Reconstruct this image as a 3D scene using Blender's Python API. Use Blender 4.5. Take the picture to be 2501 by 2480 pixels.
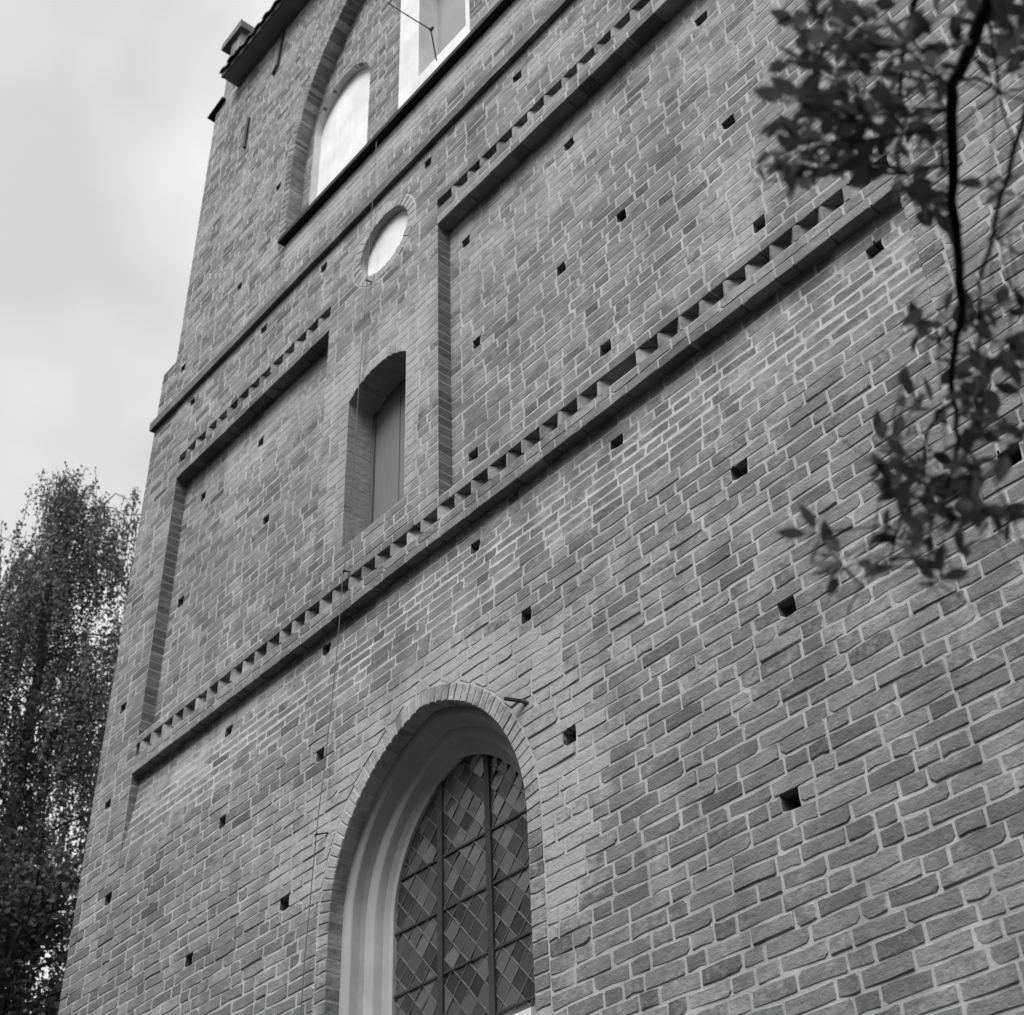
import bpy, math, random
from mathutils import Vector, Matrix, Quaternion, noise
from mathutils.geometry import tessellate_polygon

for o in list(bpy.data.objects): bpy.data.objects.remove(o)
scene = bpy.context.scene
col = scene.collection
rnd = random.Random(7)
GROUND = -1.6            # z is measured from the lens; everything is lifted by LIFT at the end
LIFT = 1.6

# ------------------------------------------------------------------ camera
cam_d = bpy.data.cameras.new('camera')
cam = bpy.data.objects.new('camera', cam_d); col.objects.link(cam)
cam_d.sensor_fit = 'HORIZONTAL'; cam_d.sensor_width = 56.0
FPX = 3450.75
cam_d.lens = FPX / 2501.0 * 56.0
cam_d.clip_start = 0.05; cam_d.clip_end = 3000
CAMP = Vector((0.0, -5.5, 0.0))
cam.location = CAMP + Vector((0, 0, LIFT))
cam.rotation_euler = (math.radians(128.80060), math.radians(1.987925), math.radians(49.179834))
cam_d.dof.use_dof = True; cam_d.dof.focus_distance = 9.0; cam_d.dof.aperture_fstop = 4.8
scene.camera = cam
RM = cam.rotation_euler.to_matrix()
RMI = RM.transposed()
def ray(u, v):
    return (RM @ Vector(((u - 1250.5) / FPX, -(v - 1240.0) / FPX, -1.0))).normalized()
def at(u, v, dist):
    return CAMP + ray(u, v) * dist
def project(p):
    q = RMI @ (p - CAMP)
    if q.z > -0.01: return (-1e9, -1e9)
    return (1250.5 - FPX * q.x / q.z, 1240.0 + FPX * q.y / q.z)

# ------------------------------------------------------------------ sky, sun, exposure
SUN_TO = Vector((0.13, -0.64, 0.98)).normalized()
el = math.asin(SUN_TO.z)
world = bpy.data.worlds.new('World'); scene.world = world; world.use_nodes = True
nt = world.node_tree; nt.nodes.clear()
def N(tree, typ, **kw):
    n = tree.nodes.new(typ)
    for k, v in kw.items(): setattr(n, k, v)
    return n
def L(tree, a, b): tree.links.new(a, b)
wo = N(nt, 'ShaderNodeOutputWorld'); bg = N(nt, 'ShaderNodeBackground'); bg.inputs['Strength'].default_value = 0.1
sky = N(nt, 'ShaderNodeTexSky', sky_type='NISHITA', sun_disc=False, sun_elevation=el,
        sun_rotation=math.atan2(SUN_TO.x, SUN_TO.y), dust_density=3.0)
bw = N(nt, 'ShaderNodeRGBToBW'); L(nt, sky.outputs[0], bw.inputs[0])
tc = N(nt, 'ShaderNodeTexCoord')
nz = N(nt, 'ShaderNodeTexNoise'); nz.inputs['Scale'].default_value = 3.6; nz.inputs['Detail'].default_value = 4.0; nz.inputs['Roughness'].default_value = 0.48
L(nt, tc.outputs['Generated'], nz.inputs['Vector'])
cr = N(nt, 'ShaderNodeMapRange'); cr.inputs[1].default_value = 0.36; cr.inputs[2].default_value = 0.58
cr.inputs[3].default_value = 2.0; cr.inputs[4].default_value = 2.85
L(nt, nz.outputs[0], cr.inputs[0])
mixw = N(nt, 'ShaderNodeMix', data_type='FLOAT'); mixw.inputs[0].default_value = 0.88
L(nt, bw.outputs[0], mixw.inputs[2]); L(nt, cr.outputs[0], mixw.inputs[3])
L(nt, mixw.outputs[0], bg.inputs['Color']); L(nt, bg.outputs[0], wo.inputs['Surface'])
sun_d = bpy.data.lights.new('sun', 'SUN'); sun_d.energy = 1.5; sun_d.angle = math.radians(34); sun_d.color = (1, 1, 1)
sun = bpy.data.objects.new('sun', sun_d); col.objects.link(sun)
sun.rotation_euler = SUN_TO.to_track_quat('Z', 'Y').to_euler(); sun.location = (-15, -20, 40)
vs = scene.view_settings
vs.view_transform = 'Standard'; vs.look = 'None'; vs.gamma = 1.0; vs.exposure = 1.78; vs.use_curve_mapping = False

# ------------------------------------------------------------------ materials
def new_mat(name):
    m = bpy.data.materials.new(name); m.use_nodes = True
    t = m.node_tree; t.nodes.clear()
    out = N(t, 'ShaderNodeOutputMaterial'); b = N(t, 'ShaderNodeBsdfPrincipled')
    b.inputs['Specular IOR Level'].default_value = 0.15
    L(t, b.outputs[0], out.inputs['Surface'])
    return m, t, b
def math_n(t, op, a, b=None, c=None, clamp=False):
    n = N(t, 'ShaderNodeMath', operation=op, use_clamp=clamp)
    for i, v in enumerate((a, b, c)):
        if v is None: continue
        if isinstance(v, (int, float)): n.inputs[i].default_value = v
        else: L(t, v, n.inputs[i])
    return n.outputs[0]
def noise_n(t, vec, scale, detail=4.0, rough=0.55):
    n = N(t, 'ShaderNodeTexNoise'); n.inputs['Scale'].default_value = scale
    n.inputs['Detail'].default_value = detail; n.inputs['Roughness'].default_value = rough
    if vec is not None: L(t, vec, n.inputs['Vector'])
    return n.outputs[0]
def maprange(t, v, a, b, c, d):
    n = N(t, 'ShaderNodeMapRange'); L(t, v, n.inputs[0])
    for i, x in enumerate((a, b, c, d)): n.inputs[i + 1].default_value = x
    return n.outputs[0]
def position(t): return N(t, 'ShaderNodeNewGeometry').outputs['Position']
def scaled(t, vec, s):
    n = N(t, 'ShaderNodeMapping'); n.inputs['Scale'].default_value = s; L(t, vec, n.inputs['Vector']); return n.outputs[0]
def attr_sum(t, name):
    a = N(t, 'ShaderNodeAttribute', attribute_type='GEOMETRY', attribute_name=name)
    b = N(t, 'ShaderNodeAttribute', attribute_type='OBJECT', attribute_name=name)
    return math_n(t, 'ADD', a.outputs['Fac'], b.outputs['Fac'])
def mixf(t, f, a, b):
    n = N(t, 'ShaderNodeMix', data_type='FLOAT')
    for i, v in ((0, f), (2, a), (3, b)):
        if isinstance(v, (int, float)): n.inputs[i].default_value = v
        else: L(t, v, n.inputs[i])
    return n.outputs[0]
def bump(t, b, h, strength, dist):
    n = N(t, 'ShaderNodeBump'); n.inputs['Strength'].default_value = strength; n.inputs['Distance'].default_value = dist
    L(t, h, n.inputs['Height']); L(t, n.outputs[0], b.inputs['Normal'])

def brick_material():
    m, t, b = new_mat('old_brick')
    p = position(t)
    tone = attr_sum(t, 'tone'); lime = attr_sum(t, 'lime')
    blot = noise_n(t, p, 7.0, 5.0, 0.6)
    grain = noise_n(t, p, 95.0, 4.0, 0.6)
    drag = noise_n(t, scaled(t, p, (8.0, 8.0, 48.0)), 1.0, 4.0, 0.65)
    base = math_n(t, 'MULTIPLY', tone, 0.168)
    base = math_n(t, 'MULTIPLY', base, maprange(t, blot, 0.25, 0.75, 0.80, 1.22))
    base = math_n(t, 'MULTIPLY', base, maprange(t, grain, 0.25, 0.75, 0.88, 1.12))
    base = math_n(t, 'MULTIPLY', base, maprange(t, drag, 0.30, 0.52, 0.86, 1.04))
    # lime bloom and mortar smears
    sm = math_n(t, 'ADD', noise_n(t, p, 3.1, 6.0, 0.62), math_n(t, 'MULTIPLY', lime, 0.36))
    sm = math_n(t, 'ADD', sm, math_n(t, 'MULTIPLY', math_n(t, 'SUBTRACT', noise_n(t, p, 26.0, 4.0, 0.6), 0.5), 0.5))
    mask = maprange(t, sm, 0.60, 0.86, 0.0, 0.72)
    base = mixf(t, mask, base, 0.37)
    stain = noise_n(t, scaled(t, p, (2.6, 2.6, 0.5)), 1.0, 5.0, 0.6)
    base = math_n(t, 'MULTIPLY', base, maprange(t, stain, 0.28, 0.62, 0.78, 1.08))
    mp = N(t, 'ShaderNodeMapping'); mp.inputs['Rotation'].default_value = (0, math.radians(-24), 0); L(t, p, mp.inputs['Vector'])
    crz = noise_n(t, scaled(t, mp.outputs[0], (7.0, 7.0, 44.0)), 1.0, 5.0, 0.6)
    crease = maprange(t, crz, 0.22, 0.32, 0.55, 1.0)
    base = math_n(t, 'MULTIPLY', base, crease)
    L(t, base, b.inputs['Base Color']); b.inputs['Roughness'].default_value = 0.95
    # pits and creases of hand moulded clay
    vor = N(t, 'ShaderNodeTexNoise'); vor.inputs['Scale'].default_value = 34.0; vor.inputs['Detail'].default_value = 3.0
    L(t, p, vor.inputs['Vector'])
    pits = maprange(t, vor.outputs[0], 0.30, 0.46, -1.0, 0.0)
    h = math_n(t, 'ADD', math_n(t, 'MULTIPLY', grain, 0.35), math_n(t, 'MULTIPLY', drag, 0.55))
    h = math_n(t, 'ADD', h, math_n(t, 'MULTIPLY', pits, 0.25))
    h = math_n(t, 'ADD', h, math_n(t, 'MULTIPLY', noise_n(t, p, 15.0, 5.0, 0.65), 1.6))
    h = math_n(t, 'ADD', h, math_n(t, 'MULTIPLY', crease, 1.2))
    bump(t, b, h, 0.85, 0.007)
    return m
def mortar_material():
    m, t, b = new_mat('lime_mortar'); p = position(t)
    a = noise_n(t, p, 5.0, 6.0, 0.65); g = noise_n(t, p, 120.0, 4.0, 0.6)
    base = math_n(t, 'MULTIPLY', maprange(t, a, 0.25, 0.75, 0.25, 0.45), maprange(t, g, 0.25, 0.75, 0.84, 1.12))
    stain = noise_n(t, scaled(t, p, (2.6, 2.6, 0.5)), 1.0, 5.0, 0.6)
    base = math_n(t, 'MULTIPLY', base, maprange(t, stain, 0.28, 0.62, 0.80, 1.08))
    L(t, base, b.inputs['Base Color']); b.inputs['Roughness'].default_value = 0.97
    bump(t, b, math_n(t, 'ADD', math_n(t, 'MULTIPLY', g, 0.4), noise_n(t, p, 22.0, 5.0, 0.6)), 0.7, 0.007)
    return m
def plain(name, v, rough=0.85, var=0.15, scale=12.0, bmp=0.0, spec=0.15, metal=0.0, stretch=None):
    m, t, b = new_mat(name); p = position(t)
    if stretch: p = scaled(t, p, stretch)
    a = noise_n(t, p, scale, 5.0, 0.6)
    L(t, math_n(t, 'MULTIPLY', maprange(t, a, 0.25, 0.75, 1.0 - var, 1.0 + var), v), b.inputs['Base Color'])
    b.inputs['Roughness'].default_value = rough; b.inputs['Specular IOR Level'].default_value = spec; b.inputs['Metallic'].default_value = metal
    if bmp: bump(t, b, a, 0.6, bmp)
    return m
def plaster_material(name, v):
    m, t, b = new_mat(name); p = position(t)
    a = noise_n(t, p, 2.4, 6.0, 0.65); s = noise_n(t, scaled(t, p, (16.0, 16.0, 1.1)), 1.0, 4.0, 0.6)
    g = noise_n(t, p, 40.0, 4.0, 0.6)
    base = math_n(t, 'MULTIPLY', maprange(t, a, 0.3, 0.7, 0.82, 1.08), v)
    base = math_n(t, 'MULTIPLY', base, maprange(t, s, 0.35, 0.75, 0.93, 1.02))
    L(t, base, b.inputs['Base Color']); b.inputs['Roughness'].default_value = 0.93
    bump(t, b, math_n(t, 'ADD', g, a), 0.35, 0.006)
    return m
def leaf_material(name, v, trans=0.25):
    m, t, b = new_mat(name)
    tone = attr_sum(t, 'tone')
    L(t, math_n(t, 'MULTIPLY', tone, v), b.inputs['Base Color']); b.inputs['Roughness'].default_value = 0.6
    b.inputs['Specular IOR Level'].default_value = 0.3
    tr = N(t, 'ShaderNodeBsdfTranslucent'); L(t, math_n(t, 'MULTIPLY', tone, v * 0.9), tr.inputs['Color'])
    mx = N(t, 'ShaderNodeMixShader'); mx.inputs[0].default_value = trans
    L(t, b.outputs[0], mx.inputs[1]); L(t, tr.outputs[0], mx.inputs[2])
    out = [n for n in t.nodes if n.type == 'OUTPUT_MATERIAL'][0]; L(t, mx.outputs[0], out.inputs['Surface'])
    return m
M = {}
M['brick'] = brick_material(); M['mortar'] = mortar_material()
M['white'] = plaster_material('white_plaster', 0.68); M['plaster'] = plaster_material('grey_plaster', 0.33)
M['iron'] = plain('dark_iron', 0.035, 0.7, 0.3, 30.0)
M['flash'] = plain('tarred_sheet', 0.022, 0.75, 0.25, 8.0)
M['board'] = plain('painted_board', 0.15, 0.7, 0.10, 3.0, stretch=(14, 14, 0.7))
M['louvre'] = plain('grey_shutter', 0.25, 0.7, 0.08, 4.0)
M['darkwood'] = plain('old_wood', 0.11, 0.85, 0.3, 9.0, stretch=(2, 12, 12))
M['soffit'] = plain('painted_soffit', 0.20, 0.8, 0.2, 4.0)
M['tile'] = plain('clay_tile', 0.12, 0.85, 0.3, 9.0, bmp=0.004)
M['lead'] = plain('lead_came', 0.11, 0.55, 0.25, 20.0, spec=0.4)
M['cable'] = plain('copper_cable', 0.12, 0.6, 0.2, 20.0)
M['bark'] = plain('twig_bark', 0.012, 0.9, 0.3, 40.0, bmp=0.004)
M['birchbark'] = plain('birch_bark', 0.42, 0.8, 0.45, 2.0, stretch=(1.5, 1.5, 9))
M['darkbark'] = plain('dark_bark', 0.03, 0.9, 0.35, 14.0, bmp=0.01)
M['leaf'] = leaf_material('broad_leaf', 0.085, 0.42)
M['birchleaf'] = leaf_material('birch_leaf', 0.12, 0.6)
M['darkleaf'] = leaf_material('shade_leaf', 0.050, 0.30)
def glass_material():
    m, t, b = new_mat('old_window_glass'); p = position(t)
    tone = attr_sum(t, 'tone')
    L(t, math_n(t, 'MULTIPLY', tone, 0.050), b.inputs['Base Color'])
    b.inputs['Roughness'].default_value = 0.12; b.inputs['Specular IOR Level'].default_value = 0.62
    bump(t, b, noise_n(t, p, 9.0, 3.0, 0.5), 0.25, 0.01)
    return m
M['glass'] = glass_material()
def grass_material():
    m, t, b = new_mat('mown_grass'); p = position(t)
    a = noise_n(t, p, 0.6, 6.0, 0.65); g = noise_n(t, p, 30.0, 4.0, 0.7)
    L(t, math_n(t, 'MULTIPLY', maprange(t, a, 0.3, 0.7, 0.030, 0.050), maprange(t, g, 0.3, 0.7, 0.6, 1.3)), b.inputs['Base Color'])
    b.inputs['Roughness'].default_value = 0.95; bump(t, b, g, 1.0, 0.05)
    return m
M['grass'] = grass_material()

# ------------------------------------------------------------------ mesh collecting
class MB:
    def __init__(s): s.v = []; s.f = []; s.tone = []; s.lime = []; s.smooth = False
    def add(s, vs_, fs_, tone=1.0, lime=0.0, edge=0.0):      # edge: more lime on the worn arrises of a brick
        o = len(s.v); s.v.extend(vs_); n = len(fs_) - 1
        for k, f in enumerate(fs_):
            s.f.append(tuple(i + o for i in f)); s.tone.append(tone); s.lime.append(lime + (edge if n // 2 <= k < n else 0.0))
    def box(s, x0, x1, y0, y1, z0, z1, tone=1.0, lime=0.0):
        v = [(x0, y0, z0), (x1, y0, z0), (x1, y1, z0), (x0, y1, z0), (x0, y0, z1), (x1, y0, z1), (x1, y1, z1), (x0, y1, z1)]
        s.add(v, [(0, 3, 2, 1), (4, 5, 6, 7), (0, 1, 5, 4), (1, 2, 6, 5), (2, 3, 7, 6), (3, 0, 4, 7)], tone, lime)
    def tube(s, pts, radii, n=7, tone=1.0, caps=True):
        pts = [Vector(p) for p in pts]; rings = []
        prev = None
        for i, p in enumerate(pts):
            d = (pts[min(i + 1, len(pts) - 1)] - pts[max(i - 1, 0)])
            d = d.normalized() if d.length > 1e-9 else Vector((0, 0, 1))
            if prev is None:
                a = d.orthogonal().normalized()
            else:
                a = (prev - d * prev.dot(d)); a = a.normalized() if a.length > 1e-6 else d.orthogonal().normalized()
            prev = a; bb = d.cross(a); r = radii[i] if not isinstance(radii, (int, float)) else radii
            rings.append([tuple(p + (a * math.cos(2 * math.pi * k / n) + bb * math.sin(2 * math.pi * k / n)) * r) for k in range(n)])
        v = [q for rg in rings for q in rg]; f = []
        for i in range(len(rings) - 1):
            for k in range(n):
                k2 = (k + 1) % n; f.append((i * n + k, i * n + k2, (i + 1) * n + k2, (i + 1) * n + k))
        if caps: f.append(tuple(range(n))[::-1]); f.append(tuple((len(rings) - 1) * n + k for k in range(n)))
        s.add(v, f, tone)
    def mesh(s, name):
        me = bpy.data.meshes.new(name); me.from_pydata(s.v, [], s.f)
        a = me.attributes.new('tone', 'FLOAT', 'FACE'); a.data.foreach_set('value', s.tone)
        a = me.attributes.new('lime', 'FLOAT', 'FACE'); a.data.foreach_set('value', s.lime)
        if s.smooth: me.polygons.foreach_set('use_smooth', [True] * len(me.polygons))
        me.update(); return me
    def build(s, name, mat, parent=None, kind=None, recalc=False):
        me = s.mesh(name); me.materials.append(mat)
        if recalc:
            import bmesh
            bm = bmesh.new(); bm.from_mesh(me); bmesh.ops.recalc_face_normals(bm, faces=bm.faces); bm.to_mesh(me); bm.free()
        o = bpy.data.objects.new(name, me); col.objects.link(o)
        if parent: o.parent = parent
        if kind: o['kind'] = kind
        return o
def link(name, me, parent=None, loc=(0, 0, 0), rot=(0, 0, 0), scale=(1, 1, 1)):
    o = bpy.data.objects.new(name, me); col.objects.link(o); o.parent = parent
    o.location = loc; o.rotation_euler = rot; o.scale = scale; return o
def empty(name, loc, label, cat):
    o = bpy.data.objects.new(name, None); col.objects.link(o); o.location = loc; o.empty_display_size = 0.3
    o['label'] = label; o['category'] = cat; return o
def fbm(x, y, z=0.0): return noise.fractal(Vector((x, y, z)), 1.0, 2.0, 3)
def sstep(a, b, x):
    t = max(0.0, min(1.0, (x - a) / (b - a))); return t * t * (3 - 2 * t)

# ------------------------------------------------------------------ ground
gm = MB(); R0 = 900
gm.add([(-R0, -R0, GROUND), (R0, -R0, GROUND), (R0, R0, GROUND), (-R0, R0, GROUND)], [(0, 1, 2, 3)])
g = gm.build('ground', M['grass'], kind='structure'); g['label'] = 'mown grass around the foot of the tower'

# ------------------------------------------------------------------ openings
class Arch:            # two-centred arch opening: half width a, springing zs, radius R, foot z0
    def __init__(s, cx, a, zs, R, z0): s.cx, s.a, s.zs, s.R, s.z0 = cx, a, zs, R, z0
    def top(s, o=0.0): return s.zs + math.sqrt(max(0, (s.R + o) ** 2 - (s.R - s.a) ** 2))
    def half(s, z, o=0.0):
        if z < s.z0 - o: return None
        if z <= s.zs: return s.a + o
        q = (s.R + o) ** 2 - (z - s.zs) ** 2
        if q <= 0: return None
        h = s.a - s.R + math.sqrt(q)
        return h if h > 0 else None
    def arc(s, o=0.0, n=18):       # right springing -> apex -> left springing, points (x, z)
        R = s.R + o; c = s.a - s.R; th1 = math.acos(max(-1, min(1, -c / R)))
        r = [(s.cx + c + R * math.cos(th1 * i / n), s.zs + R * math.sin(th1 * i / n)) for i in range(n + 1)]
        l = [(2 * s.cx - x, z) for x, z in r[:-1]][::-1]
        return r + l
    def outline(s, o=0.0, n=18, foot=0.0):   # closed, counter-clockwise seen from the front
        return [(s.cx - s.a - o, s.z0 - foot), (s.cx + s.a + o, s.z0 - foot)] + s.arc(o, n)
    def interval(s, z, o):
        h = s.half(z, o); return None if h is None else (s.cx - h, s.cx + h)
class Disc:
    def __init__(s, cx, cz, r): s.cx, s.cz, s.r = cx, cz, r
    def outline(s, o=0.0, n=36):
        return [(s.cx + (s.r + o) * math.cos(2 * math.pi * i / n), s.cz + (s.r + o) * math.sin(2 * math.pi * i / n)) for i in range(n)]
    def interval(s, z, o):
        q = (s.r + o) ** 2 - (z - s.cz) ** 2
        return None if q <= 0 else (s.cx - math.sqrt(q), s.cx + math.sqrt(q))
class Seg:               # rectangular opening with a segmental head
    def __init__(s, x0, x1, z0, zs, rise): s.x0, s.x1, s.z0, s.zs, s.rise = x0, x1, z0, zs, rise
    def head(s, x):
        u = (x - s.x0) / (s.x1 - s.x0) * 2 - 1; return s.zs + s.rise * (1 - u * u)
    def outline(s, o=0.0, n=28):
        pts = [(s.x0 - o, s.z0 - o), (s.x1 + o, s.z0 - o)]
        for i in range(n + 1):
            x = s.x1 + (s.x0 - s.x1) * i / n; pts.append((x + (o if i == 0 else (-o if i == n else 0)), s.head(x) + o))
        return pts
    def interval(s, z, o):
        if z < s.z0 or z > s.zs + s.rise + o: return None
        if z <= s.zs: return (s.x0, s.x1)
        u = math.sqrt(max(0.0, 1 - (z - o - s.zs) / s.rise)) if z - o > s.zs else 1.0
        m = (s.x0 + s.x1) / 2; h = (s.x1 - s.x0) / 2 * u; return (m - h, m + h)
class Rect:
    def __init__(s, x0, x1, z0, z1): s.x0, s.x1, s.z0, s.z1 = x0, x1, z0, z1
    def outline(s, o=0.0): return [(s.x0 - o, s.z0 - o), (s.x1 + o, s.z0 - o), (s.x1 + o, s.z1 + o), (s.x0 - o, s.z1 + o)]
    def interval(s, z, o): return (s.x0 - o, s.x1 + o) if s.z0 < z < s.z1 else None

XL, XR = -12.53, 1.0            # tower front, left and right edge
PL, PM0, PM1, PR = -11.73, -8.68, -6.90, -2.45
ZF, ZP, ZS, ZE = 6.78, 10.57, 12.86, 18.22   # frieze soffit, panel head, set-off, eave
YP, YU, YRC = 0.15, 0.05, 0.25     # panel, upper stage, belfry recess depth
def low_y(x, z):                   # the lower wall falls back a hand's breadth below the frieze
    return 0.09 * sstep(5.75, 6.70, z) if PL < x < PR else 0.0
WIN = Arch(-7.09, 1.08, 4.06, 1.322, 2.84)
SLIT = Seg(-8.25, -7.36, 7.50, 9.235, 0.16)
OCU = Disc(-7.77, 11.13, 0.40)
REC = Arch(-7.27, 2.61, 14.45, 3.55, 12.80)
NIA = Arch(-9.13, 0.60, 15.14, 0.62, 12.80)
NIB = Arch(-5.41, 0.60, 15.14, 0.62, 12.80)
BEL = Arch(-7.27, 0.585, 16.0, 0.72, 12.98)
rows = [(-3.605, 8.812, 'p'), (-3.648, 10.174, 'p'), (-5.235, 10.168, 'p'), (-4.747, 8.822, 'p'), (-3.537, 7.554, 'p'), (-5.462, 8.812, 'p'),
 (-2.735, 6.56, 'w'), (-6.543, 8.821, 'p'), (-5.067, 7.534, 'p'), (-6.622, 7.58, 'p'), (-4.993, 6.557, 'w'), (-3.946, 5.565, 'w'), (-6.545, 6.559, 'w'),
 (-5.926, 5.561, 'w'), (-3.794, 4.461, 'w'), (-5.573, 4.471, 'w'), (-3.992, 3.319, 'w'), (-6.661, 10.231, 'p'), (-8.85, 10.133, 'p'), (-10.123, 10.157, 'p'),
 (-9.857, 8.837, 'p'), (-11.50, 8.823, 'p'), (-11.29, 10.144, 'p'), (-8.531, 6.584, 'w'), (-10.051, 6.569, 'w'), (-12.169, 7.735, 'l'), (-12.175, 6.644, 'l'),
 (-9.85, 5.572, 'w'), (-8.40, 5.555, 'w'), (-8.776, 4.467, 'w'), (-11.843, 5.558, 'w'), (-10.171, 4.449, 'w'), (-2.301, 5.524, 'w'), (-2.315, 4.491, 'w'),
 (-5.682, 11.608, 'br'), (-7.049, 11.601, 'bm'), (-8.875, 11.636, 'bl'), (-10.051, 11.658, 'bl'), (-11.595, 11.636, 'bl'),
 (-10.16, 14.39, 'u'), (-10.86, 13.15, 'u'), (-12.0, 12.6, 'l')]
CH = dict(p=(7.20, 0.10212), w=(6.78, 0.1), l=(7.20, 0.1), br=(10.915, 0.1024), bm=(10.57, 0.1024), bl=(10.915, 0.1024), u=(12.86, 0.1031))
HOLES = {}
for x, z, k in rows:
    zb, ch = CH[k]; i = math.floor((z - zb) / ch)
    # every face of the wall has its own courses: a putlog hole takes the place of one header
    w = 0.052 + rnd.random() * 0.014
    HOLES.setdefault(k, []).append(Rect(x - w, x + w, zb + i * ch - 0.004, zb + (i + 1) * ch + 0.012 + 0.02 * rnd.random()))

# ------------------------------------------------------------------ the tower
tower = empty('church_tower', (-7.09, 4.5, GROUND), 'tall medieval brick church tower with recessed panels, dogtooth friezes and pointed window', 'church tower')
TOFF = Vector((7.09, -4.5, -GROUND))     # children are written in lens coordinates
def T(o):
    o.location = Vector(o.location) + TOFF; return o
core = MB(); lining = MB()
def slab(x0, x1, z0, z1, y, holes=(), back=0.75, yf=None, step=None):
    outer = [(x0, z0), (x1, z0), (x1, z1), (x0, z1)]
    if step:                        # extra rows for a bent front
        n = step; outer = [(x0, z0), (x1, z0)] + [(x1, z0 + (z1 - z0) * i / n) for i in range(1, n + 1)] + [(x0, z1 - (z1 - z0) * i / n) for i in range(0, n)]
    loops = [outer] + [h for h, d, bk in holes]
    tri = tessellate_polygon([[Vector((a, b, 0)) for a, b in lp] for lp in loops])
    flat = [p for lp in loops for p in lp]
    Y = lambda a, b: y + (yf(a, b) if yf else 0.0)
    vs_ = [(a, Y(a, b), b) for a, b in flat]
    core.add(vs_, [t for t in tri])
    n = len(outer)
    v2 = [(a, Y(a, b), b) for a, b in outer] + [(a, back, b) for a, b in outer]
    core.add(v2, [(i, (i + 1) % n, n + (i + 1) % n, n + i) for i in range(n)])
    for h, d, bk in holes:
        n = len(h)
        v3 = [(a, Y(a, b), b) for a, b in h] + [(a, d, b) for a, b in h]
        (lining if bk else core).add(v3, [(i, n + i, n + (i + 1) % n, (i + 1) % n) for i in range(n)], 0.75, 0.0)  # lining tone lowered: shade inside the holes deepened in the brick colour
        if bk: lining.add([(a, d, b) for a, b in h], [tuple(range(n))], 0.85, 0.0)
MO = 0.0025
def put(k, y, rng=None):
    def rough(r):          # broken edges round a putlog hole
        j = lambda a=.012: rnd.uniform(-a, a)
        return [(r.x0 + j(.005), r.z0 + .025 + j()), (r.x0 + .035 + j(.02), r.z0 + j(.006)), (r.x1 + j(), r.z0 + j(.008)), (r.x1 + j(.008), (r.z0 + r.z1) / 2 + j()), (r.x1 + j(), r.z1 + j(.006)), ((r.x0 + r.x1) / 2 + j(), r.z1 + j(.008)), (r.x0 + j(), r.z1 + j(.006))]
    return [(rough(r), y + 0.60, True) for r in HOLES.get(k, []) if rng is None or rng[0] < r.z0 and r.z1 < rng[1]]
slab(XL + .008, XR - .008, GROUND - 0.3, 5.70, MO, [(WIN.outline(0.002), 0.135, False)] + put('w', 0, (0, 5.70)))
slab(XL + .008, PL - .001, 5.70, ZS - .05, MO, put('l', 0))
slab(PR + .008, XR - .008, 5.70, ZS - .05, MO)
slab(PL - .1, PR + .1, 5.70, ZF + .08, MO, put('w', .09, (5.71, 9)), yf=lambda x, z: 0.09 * sstep(5.75, 6.70, z), step=8)
slab(PL - .008, PR + .008, ZF + .022, 6.974, MO)
slab(PL - .02, PR + .02, 6.90, 7.15, 0.125)
slab(PL - .008, PR + .008, 7.124, 7.205, MO)
slab(PL - .1, PM0 + .1, 7.18, ZP + .06, YP + MO, [h for h in put('p', YP) if h[0][0][0] < -8])
slab(PM1 - .1, PR + .1, 7.18, ZP + .06, YP + MO, [h for h in put('p', YP) if h[0][0][0] > -8])
slab(PM0 + .008, PM1 - .001, 7.20, ZP, MO, [(SLIT.outline(0.0015), 0.33, False)])
for a, b, k in ((PL - .008, PM0 + .008, 'bl'), (PM1 - .008, PR + .008, 'br')):
    slab(a, b, ZP + .022, 10.785, MO)
    slab(a, b, 10.70, 10.95, 0.112)
    slab(a, b, 10.935, ZS - .05, MO, put(k, 0))
slab(PM0 + .008, PM1 - .008, ZP, ZS - .05, MO, [(OCU.outline(0.004), 0.10, False)] + put('bm', 0))
slab(-12.325, 0.795, ZS - .1, ZE + .1, YU + MO, [(REC.outline(0.002), YRC + MO, False)] + put('u', YU))
slab(-10.0, -4.55, 12.70, 18.1, YRC + MO, [(q.outline(0.004), d, False) for q, d in ((NIA, .36), (NIB, .36), (BEL, .60))])
# sloping set-off and the body behind the face
core.add([(XL + .008, MO, ZS - .05), (XR - .008, MO, ZS - .05), (0.8, YU + .03, ZS + .06), (-12.33, YU + .03, ZS + .06)], [(0, 1, 2, 3)])
core.add([(XL + .008, MO, ZS - .05), (-12.33, YU + .03, ZS + .12), (-12.33, 9.0, ZS + .12), (XL + .008, 9.0, ZS - .05)], [(0, 1, 2, 3)])
core.box(XL + .01, XR - .01, 0.74, 9.0, GROUND - .3, ZS - .06)
core.box(-12.32, 0.79, 0.76, 8.8, ZS - .2, ZE + .05)
co = T(core.build('mortar_wall', M['mortar'], tower)); T(lining.build('putlog_hole_lining', M['brick'], tower, kind='stuff'))

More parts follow.
